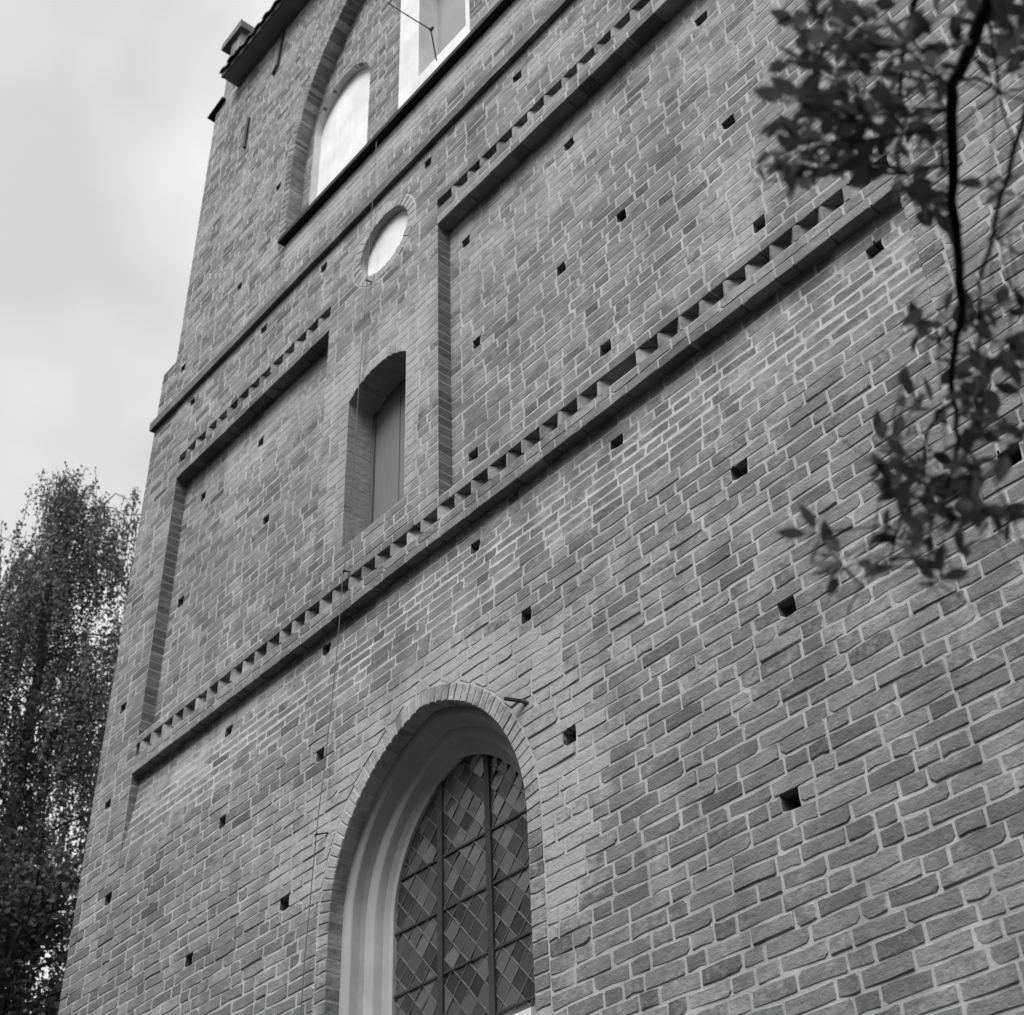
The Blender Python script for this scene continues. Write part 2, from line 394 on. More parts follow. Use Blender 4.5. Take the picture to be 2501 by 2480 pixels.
# ---- bricks
FRM = (-750, 3250, -750, 3230)
def vis(x, y, z, m=0):
    u, v = project(Vector((x, y, z)))
    return FRM[0] < u < FRM[1] and FRM[2] < v < FRM[3]
def lime_at(x, y, z):
    v = 0.10 + 0.55 * fbm(x * 0.45, z * 0.7, 3.1)
    if z < 6.7:
        dx = abs(x + 7.09); d = math.hypot(max(0, dx - 0.0), z - 4.06) - 1.45 if z > 4.06 else dx - 1.2
        if x > -7.09: v += 0.95 * (1 - sstep(0.15, 0.62, d + 0.25 * fbm(x * 1.5, z * 1.5, 9))) * sstep(2.9, 3.9, z)
        else: v += 0.75 * (1 - sstep(0.05, 0.62, d + 0.3 * fbm(x * 1.5, z * 1.5, 9))) * sstep(4.1, 4.5, z)
        if -9.0 < x < -8.4 and 4.35 < z < 5.0: v += 0.5
        v += 0.12 * sstep(6.15, 6.5, z)
        v += 0.12 * sstep(4.6, 6.0, z)
    elif z < ZP:
        v += 0.10 + 0.35 * sstep(9.3, 10.3, z) * (1 if x < PM0 or x > PM1 else 0.2)
        if PM0 < x < PM1: v += 0.28 + 0.5 * math.exp(-((z - 9.6) / 0.35) ** 2)
    elif z < ZS:
        v += 0.08
        if x > -9.7: v += 1.0 * sstep(12.32, 12.5, z)
        v += 0.8 * (1 - sstep(0.5, 0.75, math.hypot(x + 7.77, z - 11.13)))
    else: v += 0.08
    return max(0.0, min(1.3, v))
def tone_at(x, z, header):
    t = rnd.gauss(1.0, 0.15 + 0.13 * sstep(8, 13, z)) + 0.10 * fbm(x * 0.5, z * 0.5, 8.0)
    r = rnd.random()
    if header and r < 0.22: t *= 0.70 + 0.15 * rnd.random()
    elif r < 0.06: t *= 0.72
    elif r > 0.95: t *= 1.22
    return max(0.5, min(1.5, t))
bricks = MB(); BR = []        # BR: candidates for single objects
def brick_verts(q, y, d, rg, proud, rough=1.0, fl=1.0):
    """q = (xl0, xr0, xl1, xr1, z0, z1): a hand made brick with worn arrises; front at y - proud"""
    xl0, xr0, xl1, xr1, z0, z1 = q
    w = max(0.03, (xr0 + xr1 - xl0 - xl1) / 2); h = z1 - z0
    c = [0.0018 + 0.0045 * rg.random() ** 1.6 for _ in range(4)]
    if rg.random() < 0.32 * rough: c[rg.randrange(4)] += 0.006 + 0.020 * rg.random()
    c = [min(k, w * 0.3, h * 0.35) for k in c]
    j = lambda s=0.0062: rg.uniform(-s, s) * rough
    m1, m2 = 0.3 + 0.4 * rg.random(), 0.3 + 0.4 * rg.random()
    uv = [(c[0] / w, 0), (m1, j() / h), (1 - c[1] / w, 0), (1, c[1] / h), (1, 1 - c[2] / h), (1 - c[2] / w, 1), (m2, 1 + j() / h), (c[3] / w, 1), (0, 1 - c[3] / h), (0, c[0] / h)]
    tilt = rg.uniform(-0.0065, 0.0065) * min(1, w / 0.28); ty = rg.uniform(-0.003, 0.003) * fl ** 2
    def P(u, v, yy):
        xl = xl0 + (xl1 - xl0) * v; xr = xr0 + (xr1 - xr0) * v
        return (xl + (xr - xl) * u, yy, z0 + (z1 - z0) * v + tilt * (u - 0.5))
    n = len(uv)
    a = [P(u, v, y + 0.003) for u, v in uv]
    def insu(u, v):
        ins = 0.0018 + 0.0075 * rg.random() ** 2.2
        uu = u + (ins / w if u < 0.25 else (-ins / w if u > 0.75 else 0)); vv = v + (ins / h if v < 0.25 else (-ins / h if v > 0.75 else 0)); return uu, vv
    b = [P(*insu(u, v), y - proud + ty * (u - 0.5) * 2 + rg.uniform(0, 0.0005 + 0.0015 * fl)) for u, v in uv]
    k = [P(u, v, y + d) for u, v in uv]
    vs_ = k + a + b
    fs = [(i, (i + 1) % n, n + (i + 1) % n, n + i) for i in range(n)] + [(n + i, n + (i + 1) % n, 2 * n + (i + 1) % n, 2 * n + i) for i in range(n)] + [tuple(2 * n + i for i in range(n))]
    return vs_, fs
def course(xa, xb, z0, z1, y, excl, start, edge_d=(0.06, 0.06), yf=None, hole_d=0.13, limeadd=0.0, only=None, base_d=0.06):
    """one course in monk bond between xa and xb; excl = [(opening, margin, reveal depth)]"""
    jw = lambda: rnd.uniform(0.010, 0.021)
    zm = (z0 + z1) / 2
    cuts = []
    for op, mg, dep in excl:
        i0 = op.interval(z0 + 0.25 * (z1 - z0), mg); i1 = op.interval(z1 - 0.25 * (z1 - z0), mg); im = op.interval(zm, mg)
        if im is None: continue
        i0 = i0 or im or i1; i1 = i1 or (im or i0)
        k = 0.5
        lo = ((i0[0] - k * (i1[0] - i0[0]), i1[0] + k * (i1[0] - i0[0]))); hi = ((i0[1] - k * (i1[1] - i0[1]), i1[1] + k * (i1[1] - i0[1])))
        if abs(lo[1] - lo[0]) > 0.12: s_ = 0.12 / abs(lo[1] - lo[0]); m_ = sum(lo) / 2; lo = (m_ + (lo[0] - m_) * s_, m_ + (lo[1] - m_) * s_); m_ = sum(hi) / 2; hi = (m_ + (hi[0] - m_) * s_, m_ + (hi[1] - m_) * s_)
        cuts.append((lo, hi, dep))
    cuts.sort(key=lambda c: c[0][0])
    segs = []; cur = ((xa, xa), edge_d[0])
    for lo, hi, dep in cuts:
        if sum(hi) / 2 < xa or sum(lo) / 2 > xb: continue
        segs.append((cur[0], cur[1], lo, dep)); cur = (hi, dep)
    segs.append((cur[0], cur[1], (xb, xb), edge_d[1]))
    # bond: positions along the whole course
    pos = []; x = xa + (start[0] if isinstance(start, tuple) else 0.0); pat = start[1] if isinstance(start, tuple) else start
    if x > xa + 0.05: pos.append((xa, x))
    i = pat
    while x < xb:
        typ = i % 3
        wl = 0.140 + rnd.uniform(-.012, .012) if typ == 2 else 0.287 + rnd.uniform(-.022, .02)
        if rnd.random() < 0.07: wl = 0.140 + rnd.uniform(-.02, .02)
        pos.append((x, min(xb, x + wl + 0.014))); x += wl + 0.014; i += 1
    if len(pos) > 1 and pos[-1][1] - pos[-1][0] < 0.09:
        a = pos.pop(); pos[-1] = (pos[-1][0], a[1])
    for (sl, dl, sr, dr) in segs:
        sa, sb = sum(sl) / 2, sum(sr) / 2
        if sb - sa < 0.04: continue
        inside = [[max(a, sa), min(b, sb)] for a, b in pos if min(b, sb) - max(a, sa) > 0.001]
        # merge slivers
        k = 0
        while k < len(inside) and len(inside) > 1:
            if inside[k][1] - inside[k][0] < 0.07:
                if k == 0: inside[1][0] = inside[0][0]
                else: inside[k - 1][1] = inside[k][1]
                inside.pop(k); k = max(0, k - 1)
            else: k += 1
        for n_, (a, b) in enumerate(inside):
            first, last = n_ == 0, n_ == len(inside) - 1
            xc = (a + b) / 2
            yy = y + (yf(xc, zm) if yf else 0.0)
            if only and not only(xc, zm): continue
            if not vis(xc, yy, zm): continue
            g1, g2 = jw() / 2, jw() / 2
            xl0 = sl[0] if first else a + g1; xl1 = sl[1] if first else a + g1
            xr0 = sr[0] if last else b - g2; xr1 = sr[1] if last else b - g2
            b0 = rnd.uniform(0.004, 0.0085); b1 = rnd.uniform(0.006, 0.0105)
            wav = 0.009 * fbm(xc * 0.6, zm * 4.0, 1.7)
            q = (xl0, xr0, xl1, xr1, z0 + b0 + wav, z1 - b1 + wav)
            w = (xr0 + xr1 - xl0 - xl1) / 2
            if w < 0.03: continue
            d = base_d
            if first: d = max(d, dl)
            if last: d = max(d, dr)
            tn = tone_at(xc, zm, w < 0.17); lm = lime_at(xc, yy, zm) + limeadd + rnd.uniform(-.15, .15)
            lm += 0.45 if (first and dl == 0.31) or (last and dr == 0.31) else 0.0
            pk = 1.0 - 0.85 * sstep(4.2, 8.2, zm); proud = -0.0006 + pk * (0.0018 + rnd.random() * 0.0042 * (1.0 if rnd.random() < 0.8 else 2.2)) + (1 - pk) * rnd.random() * 0.0016
            plainb = abs(xl0 - xl1) < 1e-6 and abs(xr0 - xr1) < 1e-6 and d <= 0.061 and w > 0.10
            if plainb:
                p0 = project(Vector((xl0, yy, q[4]))); p1 = project(Vector((xr0, yy, q[4]))); p2 = project(Vector((xl0, yy, q[5])))
                ar = abs((p1[0] - p0[0]) * (p2[1] - p0[1]) - (p1[1] - p0[1]) * (p2[0] - p0[0]))
                pc = project(Vector((xc, yy, zm)))
                if 0 < pc[0] < 2501 and 0 < pc[1] < 2480:
                    BR.append((ar, q, yy, proud, tn, lm, pk)); continue
            v_, f_ = brick_verts(q, yy, d, rnd, proud, fl=pk)
            bricks.add(v_, f_, tn, lm, 0.6)
def zone(xa, xb, z0, z1, n, y, excl=(), edge_d=(0.06, 0.06), **kw):
    h = (z1 - z0) / n
    ph = rnd.randrange(3)
    for i in range(n):
        s = [(0.0, 2), (0.15, 0), (0.0, 0), (0.15, 1)][(i + ph) % 4]
        if rnd.random() < 0.25: s = (s[0], rnd.randrange(3))
        course(xa, xb, z0 + i * h, z0 + (i + 1) * h, y, excl, s, edge_d, **kw)
hx = lambda k, d=0.2: [(r, 0.004, d) for r in HOLES.get(k, [])]
win_ex = [(WIN, 0.145, 0.06)]
# lower wall: full width below, three strips above
zone(XL, XR, 0.18, 5.68, 55, 0.0, win_ex + hx('w'), (0.12, 0.12))
zone(XL, PL, 5.68, 6.78, 11, 0.0, hx('l'), (0.12, 0.13))
zone(PR, XR, 5.68, 6.78, 11, 0.0, (), (0.13, 0.12))
zone(PL, PR, 5.68, 6.78, 11, 0.0, hx('w'), (0.06, 0.06), yf=lambda x, z: 0.09 * sstep(5.75, 6.70, z))
# lower frieze
course(PL, PR, 6.780, 6.878, -0.004, [], 1, (0.12, 0.12), limeadd=-0.3, base_d=0.16)  # lime held back: soffit shade deepened in the brick colour
course(PL, PR, 6.878, 6.976, -0.002, [], 0, (0.12, 0.12))
course(PL, PR, 7.102, 7.200, -0.003, [], 0, (0.14, 0.14), base_d=0.14, limeadd=-0.3)
zone(XL, PL, 6.78, ZS, 60, 0.0, hx('l'), (0.12, 0.20))
zone(PR, XR, 6.78, ZS, 60, 0.0, (), (0.20, 0.12))
zone(PL, PM0, 7.20, ZP, 33, YP, [e for e in hx('p') if e[0].x0 < -8])
zone(PM1, PR, 7.20, ZP, 33, YP, [e for e in hx('p') if e[0].x0 > -8])
zone(PM0, PM1, 7.20, ZP, 33, 0.0, [(SLIT, 0.118, 0.31)], (0.20, 0.20))
for a, b, k in ((PL, PM0, 'bl'), (PM1, PR, 'br')):
    course(a, b, ZP, ZP + .108, 0.0, [], 1, (0.17, 0.17), base_d=0.19, limeadd=-0.5); course(a, b, ZP + .108, 10.788, 0.0, [], 0, (0.17, 0.17))  # less lime on the soffit course, darkening its underside shade by colour
    course(a, b, 10.913, 11.015, 0.0, [], 0, (0.14, 0.14), base_d=0.14, limeadd=-0.3); zone(a, b, 11.015, ZS, 18, 0.0, hx(k))
zone(PM0, PM1, ZP, ZS, 22, 0.0, [(OCU, 0.135, 0.06)] + hx('bm'))
zone(-12.33, 0.8, ZS, ZE, 52, YU, [(REC, 0.14, 0.06)] + hx('u'), (0.12, 0.12))
zone(-9.88, -4.66, 12.80, 17.85, 49, YRC, [(NIA, 0.0, 0.06), (NIB, 0.0, 0.06), (BEL, 0.06, 0.06)], only=lambda x, z: (REC.half(z) or 0) > abs(x + 7.27) - 0.12)
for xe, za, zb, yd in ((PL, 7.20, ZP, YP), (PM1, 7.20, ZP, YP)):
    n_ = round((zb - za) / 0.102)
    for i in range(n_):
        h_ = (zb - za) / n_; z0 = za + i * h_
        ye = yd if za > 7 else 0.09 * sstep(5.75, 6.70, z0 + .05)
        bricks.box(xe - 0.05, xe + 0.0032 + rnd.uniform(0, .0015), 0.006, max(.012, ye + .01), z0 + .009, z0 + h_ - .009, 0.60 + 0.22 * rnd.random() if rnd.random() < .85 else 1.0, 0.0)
for xe in (PL, PM1):
    jm = MB(); jm.box(xe - 0.02, xe + 0.0018, 0.004, YP + 0.02, 7.205, ZP + 0.005); T(jm.build('jamb_mortar', M['mortar'], tower))
# the nearest bricks as objects of their own, sharing a stock of shapes
BR.sort(key=lambda b: -b[0])
stock = {}
def stock_mesh(kind, w):
    key = (kind, rnd.randrange(22))
    if key not in stock:
        mb = MB(); v_, f_ = brick_verts((-w / 2, w / 2, -w / 2, w / 2, -0.0425, 0.0425), 0.0, 0.06, rnd, 0.0045)
        mb.add(v_, f_, 0.0, 0.0, 0.6); me = mb.mesh('brick'); me.materials.append(M['brick']); stock[key] = (me, w)
    return stock[key]
NB = 300
for ar, q, yy, proud, tn, lm, pk in BR[:NB]:
    w = q[1] - q[0]; h = q[5] - q[4]
    me, w0 = stock_mesh('s' if w > 0.2 else 'h', 0.285 if w > 0.2 else 0.14)
    o = link('brick', me, tower, Vector(((q[0] + q[1]) / 2, yy + 0.0045 - proud, (q[4] + q[5]) / 2)) + TOFF,
             (0, rnd.uniform(-.008, .008), 0), (w / w0 * rnd.choice((1, -1)) if False else w / w0, 1, h / 0.085))
    o['tone'] = tn; o['lime'] = lm
for ar, q, yy, proud, tn, lm, pk in BR[NB:]:
    v_, f_ = brick_verts(q, yy, 0.06, rnd, proud, fl=pk); bricks.add(v_, f_, tn, lm, 0.6)

# ---- voussoirs
def voussoir(p_in0, p_in1, p_out0, p_out1, y, d, rg, gap=0.006):
    A, B, C, D = [Vector((p[0], 0, p[1])) for p in (p_in0, p_in1, p_out1, p_out0)]
    e = (B - A).normalized() * gap; A = A + e; B = B - e; e2 = (C - D).normalized() * gap; D = D + e2; C = C - e2
    ctr = (A + B + C + D) / 4
    quad = [A, B, C, D]; j = lambda: rg.uniform(-.0025, .0025)
    quad = [p + Vector((j(), 0, j())) for p in quad]
    fr = [ctr + (p - ctr) * 0.90 for p in quad]
    pr = rg.uniform(0.001, 0.006)
    v_ = [(p.x, y + d, p.z) for p in quad] + [(p.x, y + 0.004, p.z) for p in quad] + [(p.x, y - pr, p.z) for p in fr]
    f_ = [(i, (i + 1) % 4, 4 + (i + 1) % 4, 4 + i) for i in range(4)] + [(4 + i, 4 + (i + 1) % 4, 8 + (i + 1) % 4, 8 + i) for i in range(4)] + [(8, 9, 10, 11)]
    return v_, f_
def resample(pts, n):
    ds = [0.0]
    for a, b in zip(pts, pts[1:]): ds.append(ds[-1] + math.hypot(b[0] - a[0], b[1] - a[1]))
    out = []; k = 0
    for i in range(n + 1):
        s = ds[-1] * i / n
        while k < len(ds) - 2 and ds[k + 1] < s: k += 1
        t = (s - ds[k]) / max(1e-9, ds[k + 1] - ds[k]); out.append((pts[k][0] + (pts[k + 1][0] - pts[k][0]) * t, pts[k][1] + (pts[k + 1][1] - pts[k][1]) * t))
    return out
def ring(inner, outer, n, y, d, name, lime, single):
    a = resample(inner, n); b = resample(outer, n); mbs = MB()
    for i in range(n):
        v_, f_ = voussoir(a[i], a[i + 1], b[i], b[i + 1], y, d, rnd)
        tn = rnd.gauss(1.05, 0.12) * (0.75 if rnd.random() < 0.12 else 1.0); lm = lime + rnd.uniform(-.2, .25)
        if single:
            m1 = MB(); m1.add(v_, f_, tn, lm); T(m1.build(name, M['brick'], tower, recalc=True))
        else: mbs.add(v_, f_, tn, lm)
    if not single: T(mbs.build(name, M['brick'], tower, kind='stuff', recalc=True))
fl = lambda A, o, foot: [(A.cx + A.a + o, foot)] + A.arc(o, 40) + [(A.cx - A.a - o, foot)]
ring(fl(WIN, 0.0, 3.92), fl(WIN, 0.132, 3.92), 50, 0.0, 0.135, 'arch_brick', 0.75, True)
ring(fl(REC, 0.0, 12.9), fl(REC, 0.13, 12.9), 116, YU, 0.21, 'recess_arch_bricks', 0.25, False)
si = [(SLIT.x1 + (SLIT.x0 - SLIT.x1) * i / 20, SLIT.head(SLIT.x1 + (SLIT.x0 - SLIT.x1) * i / 20)) for i in range(21)]
ring(si, [(x, z + .112) for x, z in si], 11, 0.0, 0.31, 'lintel_brick', 1.0, True)
oc = OCU.outline(0.0, 72); oc.append(oc[0]); oo = OCU.outline(0.125, 72); oo.append(oo[0])
ring(oc, oo, 30, 0.0, 0.08, 'oculus_brick', 0.95, True)
# reveal bricks of the lower window below the ring
rv = 0
for side in (-1, 1):
    z = 3.92
    while z > 2.85:
        x0 = WIN.cx + side * WIN.a; x1 = WIN.cx + side * (WIN.a + rnd.choice((0.132, 0.136)))
        q = (min(x0, x1), max(x0, x1)); z0 = z - 0.1 + 0.007
        v_, f_ = brick_verts((q[0], q[1], q[0], q[1], z0, z - 0.007), 0.0, 0.135, rnd, 0.004)
        bricks.add(v_, f_, tone_at(x0, z, True), 0.35 + rnd.uniform(-.3, .3)); z -= 0.1
T(bricks.build('bricks', M['brick'], tower, kind='stuff', recalc=True))
for o in [o for o in tower.children if o.name.split('.')[0] == 'brick'][:0]: pass
for me, w0 in stock.values():
    import bmesh
    bm = bmesh.new(); bm.from_mesh(me); bmesh.ops.recalc_face_normals(bm, faces=bm.faces); bm.to_mesh(me); bm.free()

# ---- dogtooth courses: bricks set on edge at forty-five degrees
def tooth_mesh(rg, w, h):
    a = w / 2; mb = MB(); b = 0.006 + 0.01 * rg.random(); s = rg.uniform(-.01, .01)
    out = [(s - b, b * 0.9), (s + b, b * 0.9), (a, a), (a, a + .05), (-a, a + .05), (-a, a)]
    n = len(out); c = 0.006
    v_ = [(x, y, -h / 2) for x, y in out] + [(x, y, h / 2) for x, y in out]
    f_ = [(i, (i + 1) % n, n + (i + 1) % n, n + i) for i in range(n)] + [tuple(range(n))[::-1], tuple(range(n, 2 * n))]
    mb.add(v_, f_, 0.0, 0.0); me = mb.mesh('dogtooth_brick'); me.materials.append(M['brick']); return me
low_t = [tooth_mesh(rnd, 0.206, 0.128) for _ in range(6)]; top_t = [tooth_mesh(rnd, 0.222, 0.122) for _ in range(6)]
def teeth(x0, x1, z, pitch, stock_, y):
    n = int((x1 - x0) / pitch); st = x0 + ((x1 - x0) - n * pitch) / 2
    for i in range(n):
        x = st + (i + 0.5) * pitch + rnd.uniform(-.012, .012)
        if rnd.random() < 0.03: continue
        o = link('dogtooth_brick', rnd.choice(stock_), tower, Vector((x, y + rnd.uniform(-.004, .006), z)) + TOFF, (0, rnd.uniform(-.03, .03), rnd.uniform(-.14, .14)))
        o['tone'] = tone_at(x, z, False) * 0.98; o['lime'] = 0.25 + rnd.random() * 0.5
teeth(PL, PR, 7.040, 0.2055, low_t, -0.013)
teeth(PL, PM0 - 0.02, 10.850, 0.2225, top_t, -0.012); teeth(PM1 + 0.02, PR, 10.850, 0.2225, top_t, -0.012)

# ---- string course, sill flashing
sc = MB(); xs = [XL - .03 + (XR + .06 - XL) * i / 110 for i in range(111)]
prof = [(0.02, 11.872), (-0.056, 11.866), (-0.062, 11.985), (-0.040, 12.010), (0.02, 12.045)]
vv = []; ff = []
for i, x in enumerate(xs):
    wz = 0.010 * fbm(x * 0.8, 2.2, 0) + (0.012 if -9.2 < x < -9.05 else 0); wy = 0.004 * fbm(x * 1.7, 5.2, 0)
    vv += [(x, a + wy, b + wz) for a, b in prof]
k = len(prof)
for i in range(len(xs) - 1): ff += [(i * k + j, (i + 1) * k + j, (i + 1) * k + j + 1, i * k + j + 1) for j in range(k - 1)]
ff += [tuple(range(k)), tuple((len(xs) - 1) * k + j for j in range(k))[::-1]]
sc.add(vv, ff, 0.72, 0.15); T(sc.build('string_course', M['brick'], tower, recalc=True))
fm = MB(); fv = []
for x in (-9.79, -4.74): fv += [(x, -0.085, 12.865), (x, 0.30, 12.880), (x, 0.30, 12.975), (x, -0.085, 12.930)]
fm.add(fv, [(0, 4, 5, 1), (1, 5, 6, 2), (2, 6, 7, 3), (3, 7, 4, 0), (0, 1, 2, 3), (7, 6, 5, 4)])
T(fm.build('sill_flashing', M['flash'], tower, recalc=True))

# ------------------------------------------------------------------ windows
def child_empty(name, loc):
    o = bpy.data.objects.new(name, None); col.objects.link(o); o.parent = tower; o.location = Vector(loc) + TOFF; o.empty_display_size = 0.2; return o
def sub(o, par, loc):      # sub-part written in lens coordinates under a part placed at loc
    o.parent = par; o.location = Vector(o.location) - Vector(loc); return o
# lower pointed window: plaster orders, leaded lights, iron bars
WL = (-7.09, 0.40, 2.85); wn = child_empty('pointed_window', WL)
GLA = 0.80; GR = WIN.R - 0.28
def warch(off): return Arch(WIN.cx, GLA + off, WIN.zs, GR + off, 2.85)
profile = [(0.285, 0.122), (0.262, 0.122), (0.232, 0.128), (0.205, 0.142), (0.198, 0.150), (0.182, 0.215), (0.168, 0.248), (0.150, 0.250), (0.118, 0.256), (0.092, 0.270), (0.085, 0.280), (0.062, 0.330), (0.030, 0.362), (0.004, 0.376), (0.0, 0.46)]
pm = MB(); NA = 40
loops = []
for off, y in profile:
    A = warch(off); arc = A.arc(0.0, NA)
    pts = [(A.cx + A.a, 2.74 + 0.25 * j) for j in range(5)] + arc + [(A.cx - A.a, 3.74 - 0.25 * j) for j in range(5)]
    loops.append([(x, y, z) for x, z in pts])
n = len(loops[0]); vv = [p for lp in loops for p in lp]
pm.add(vv, [(i * n + j, i * n + j + 1, (i + 1) * n + j + 1, (i + 1) * n + j) for i in range(len(loops) - 1) for j in range(n - 1)])
sub(pm.build('plaster_surround', M['plaster']), wn, WL)
sm_ = MB(); sm_.add([(-8.165, -0.03, 2.845), (-6.015, -0.03, 2.845), (-6.015, 0.42, 3.06), (-8.165, 0.42, 3.06), (-8.165, -0.03, 2.80), (-6.015, -0.03, 2.80), (-6.015, 0.42, 2.80), (-8.165, 0.42, 2.80)],
                    [(0, 1, 2, 3), (4, 5, 1, 0), (5, 6, 2, 1), (7, 4, 0, 3), (6, 7, 3, 2), (4, 7, 6, 5)])
sub(sm_.build('sill', M['white'], recalc=True), wn, WL)
GA = warch(0.0); YG = 0.40
def in_glass(x, z, m=0.0):
    if z < 3.0: return False
    h = GA.half(z, -m); return h is not None and abs(x - GA.cx) < h
lat = MB(); DW, DH = 0.1675, 0.184; X0, Z0 = -6.662, 3.817
def clip_poly(poly):
    # clip a pane to the arched opening by pulling corners towards its centre
    out = []
    cx = sum(p[0] for p in poly) / len(poly); cz = sum(p[1] for p in poly) / len(poly)
    for x, z in poly:
        t = 1.0
        while t > 0 and not in_glass(cx + (x - cx) * t, cz + (z - cz) * t, -0.012): t -= 0.1
        out.append((cx + (x - cx) * max(t, 0.02), cz + (z - cz) * max(t, 0.02)))
    return out
npane = 0
for i in range(-14, 15):
    for j in range(-12, 18):
        if (i + j) % 2: continue
        cx = X0 + i * DW / 2; cz = Z0 - DH / 2 + j * DH / 2
        if not in_glass(cx, cz, -0.03): continue
        u, v = project(Vector((cx, YG, cz)))
        if v > 2700: continue
        s = 0.97; poly = clip_poly([(cx - DW / 2 * s, cz), (cx, cz - DH / 2 * s), (cx + DW / 2 * s, cz), (cx, cz + DH / 2 * s)])
        band = math.sin((cx * 1.0 + cz * 0.9) * 7.0) 
        tx, tz = rnd.gauss(0, 0.03), rnd.gauss(0.01, 0.035)
        if rnd.random() < 0.3: tx += rnd.gauss(0, 0.04); tz += rnd.gauss(0, 0.05)
        pb = MB(); fv = [(x, YG + tx * (x - cx) + tz * (z - cz), z) for x, z in poly]
        pb.add(fv + [(x, y + 0.004, z) for x, y, z in fv], [(0, 1, 2, 3), (7, 6, 5, 4)] + [(a, 4 + a, 4 + (a + 1) % 4, (a + 1) % 4) for a in range(4)], 0.55 + 1.5 * rnd.random() ** 1.5)
        sub(pb.build('pane', M['glass']), wn, WL); npane += 1
# lead cames
def strip(p, q, w, y0, y1):
    a = Vector((p[0], 0, p[1])); b = Vector((q[0], 0, q[1])); d = (b - a).normalized(); nn = Vector((-d.z, 0, d.x)) * (w / 2)
    c = [a - nn, b - nn, b + nn, a + nn]
    v_ = [(t.x, y0, t.z) for t in c] + [(t.x, y1, t.z) for t in c]
    lat.add(v_, [(0, 1, 2, 3), (7, 6, 5, 4), (0, 4, 5, 1), (1, 5, 6, 2), (2, 6, 7, 3), (3, 7, 4, 0)])
for sgn in (1, -1):
    for i in range(-30, 31):
        # line through lattice corners
        xb = X0 + i * DW; pts = []
        for s in range(-40, 41):
            t = s * 0.5; x = xb + sgn * t * DW / 2; z = Z0 + t * DH / 2
            if in_glass(x, z, -0.015): pts.append((x, z))
        if len(pts) > 1: strip(pts[0], pts[-1], 0.0055, YG - 0.005, YG + 0.007)
sub(lat.build('lead_lattice', M['lead'], recalc=True), wn, WL)
for x in (-7.365, -6.832):
    b = MB(); zt = GA.zs + math.sqrt((GR) ** 2 - (abs(x - GA.cx) + GR - GLA) ** 2); b.box(x - .027, x + .027, YG - .022, YG + .01, 2.95, zt + .03)
    sub(b.build('mullion', M['iron']), wn, WL)
for z in (3.12, 3.54, 3.99, 4.385):
    b = MB(); h = GA.half(z) or 0.8; b.box(GA.cx - h - .02, GA.cx + h + .02, YG - .012, YG + .004, z - .008, z + .008)
    sub(b.build('saddle_bar', M['iron']), wn, WL)
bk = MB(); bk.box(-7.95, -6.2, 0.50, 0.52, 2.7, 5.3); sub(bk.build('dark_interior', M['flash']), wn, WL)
# slit window with a painted shutter
SL = (-7.8, 0.3, 7.5); sw = child_empty('slit_window', SL)
b = MB(); b.box(-8.30, -7.845, 0.305, 0.33, 7.4, 9.5); sub(b.build('shutter_board', M['board']), sw, SL)
b = MB(); b.box(-7.838, -7.30, 0.308, 0.33, 7.4, 9.5); sub(b.build('shutter_board', M['board']), sw, SL)
b = MB(); b.box(-8.262, -8.215, 0.285, 0.312, 7.4, 9.5); sub(b.build('frame_post', M['darkwood']), sw, SL)
# oculus
OL = (-7.77, 0.15, 11.13); on = child_empty('round_window', OL)
b = MB(); d_ = OCU.outline(0.03, 40); b.add([(x, 0.085, z) for x, z in d_], [tuple(range(40))]); sub(b.build('plaster_disc', M['white']), on, OL)
b = MB(); b.smooth = True; p0 = OCU.outline(-0.004, 40); b.add([(x, 0.012, z) for x, z in p0] + [(x, 0.09, z) for x, z in p0], [(i, 40 + i, 40 + (i + 1) % 40, (i + 1) % 40) for i in range(40)])
sub(b.build('plaster_reveal', M['plaster']), on, OL)
# belfry niches and window, limewashed
def niche(name, A, y0, y1, label):
    Lc = (A.cx, y0, A.z0); e = child_empty(name, Lc)
    ol = A.outline(0.004, 24); n = len(ol)
    b = MB(); b.add([(x, y1, z) for x, z in ol], [tuple(range(n))]); sub(b.build('plaster_back', M['white']), e, Lc)
    b = MB(); il = A.outline(-0.003, 24); b.add([(x, y0 + .004, z) for x, z in il] + [(x, y1, z) for x, z in il], [(i, n + i, n + (i + 1) % n, (i + 1) % n) for i in range(n)])
    sub(b.build('plaster_reveal', M['white']), e, Lc); return e
niche('blind_niche', NIA, YRC, 0.355, ''); niche('blind_niche', NIB, YRC, 0.355, '')
BL = (-7.27, YRC, 12.9); be = child_empty('belfry_window', BL)
b = MB()
o0 = BEL.outline(0.06, 24); B2 = Arch(-7.115, 0.425, 15.9, 0.55, 13.93); o3 = B2.outline(0.0, 24); n = len(o0)
YW = YRC - 0.006
tri = tessellate_polygon([[Vector((x, z, 0)) for x, z in o0], [Vector((x, z, 0)) for x, z in o3]])
b.add([(x, YW, z) for x, z in o0 + o3], list(tri))
b.add([(x, YW, z) for x, z in o0] + [(x, YRC + .02, z) for x, z in o0], [(j, n + j, n + (j + 1) % n, (j + 1) % n) for j in range(n)])
b.add([(x, YW, z) for x, z in o3] + [(x, 0.56, z) for x, z in o3], [(j, n + j, n + (j + 1) % n, (j + 1) % n) for j in range(n)])
sub(b.build('plaster_surround', M['white'], recalc=True), be, BL)
b = MB(); ol = B2.outline(0.02, 24); b.add([(x, 0.53, z) for x, z in ol], [tuple(range(len(ol)))]); sub(b.build('shutter', M['louvre']), be, BL)
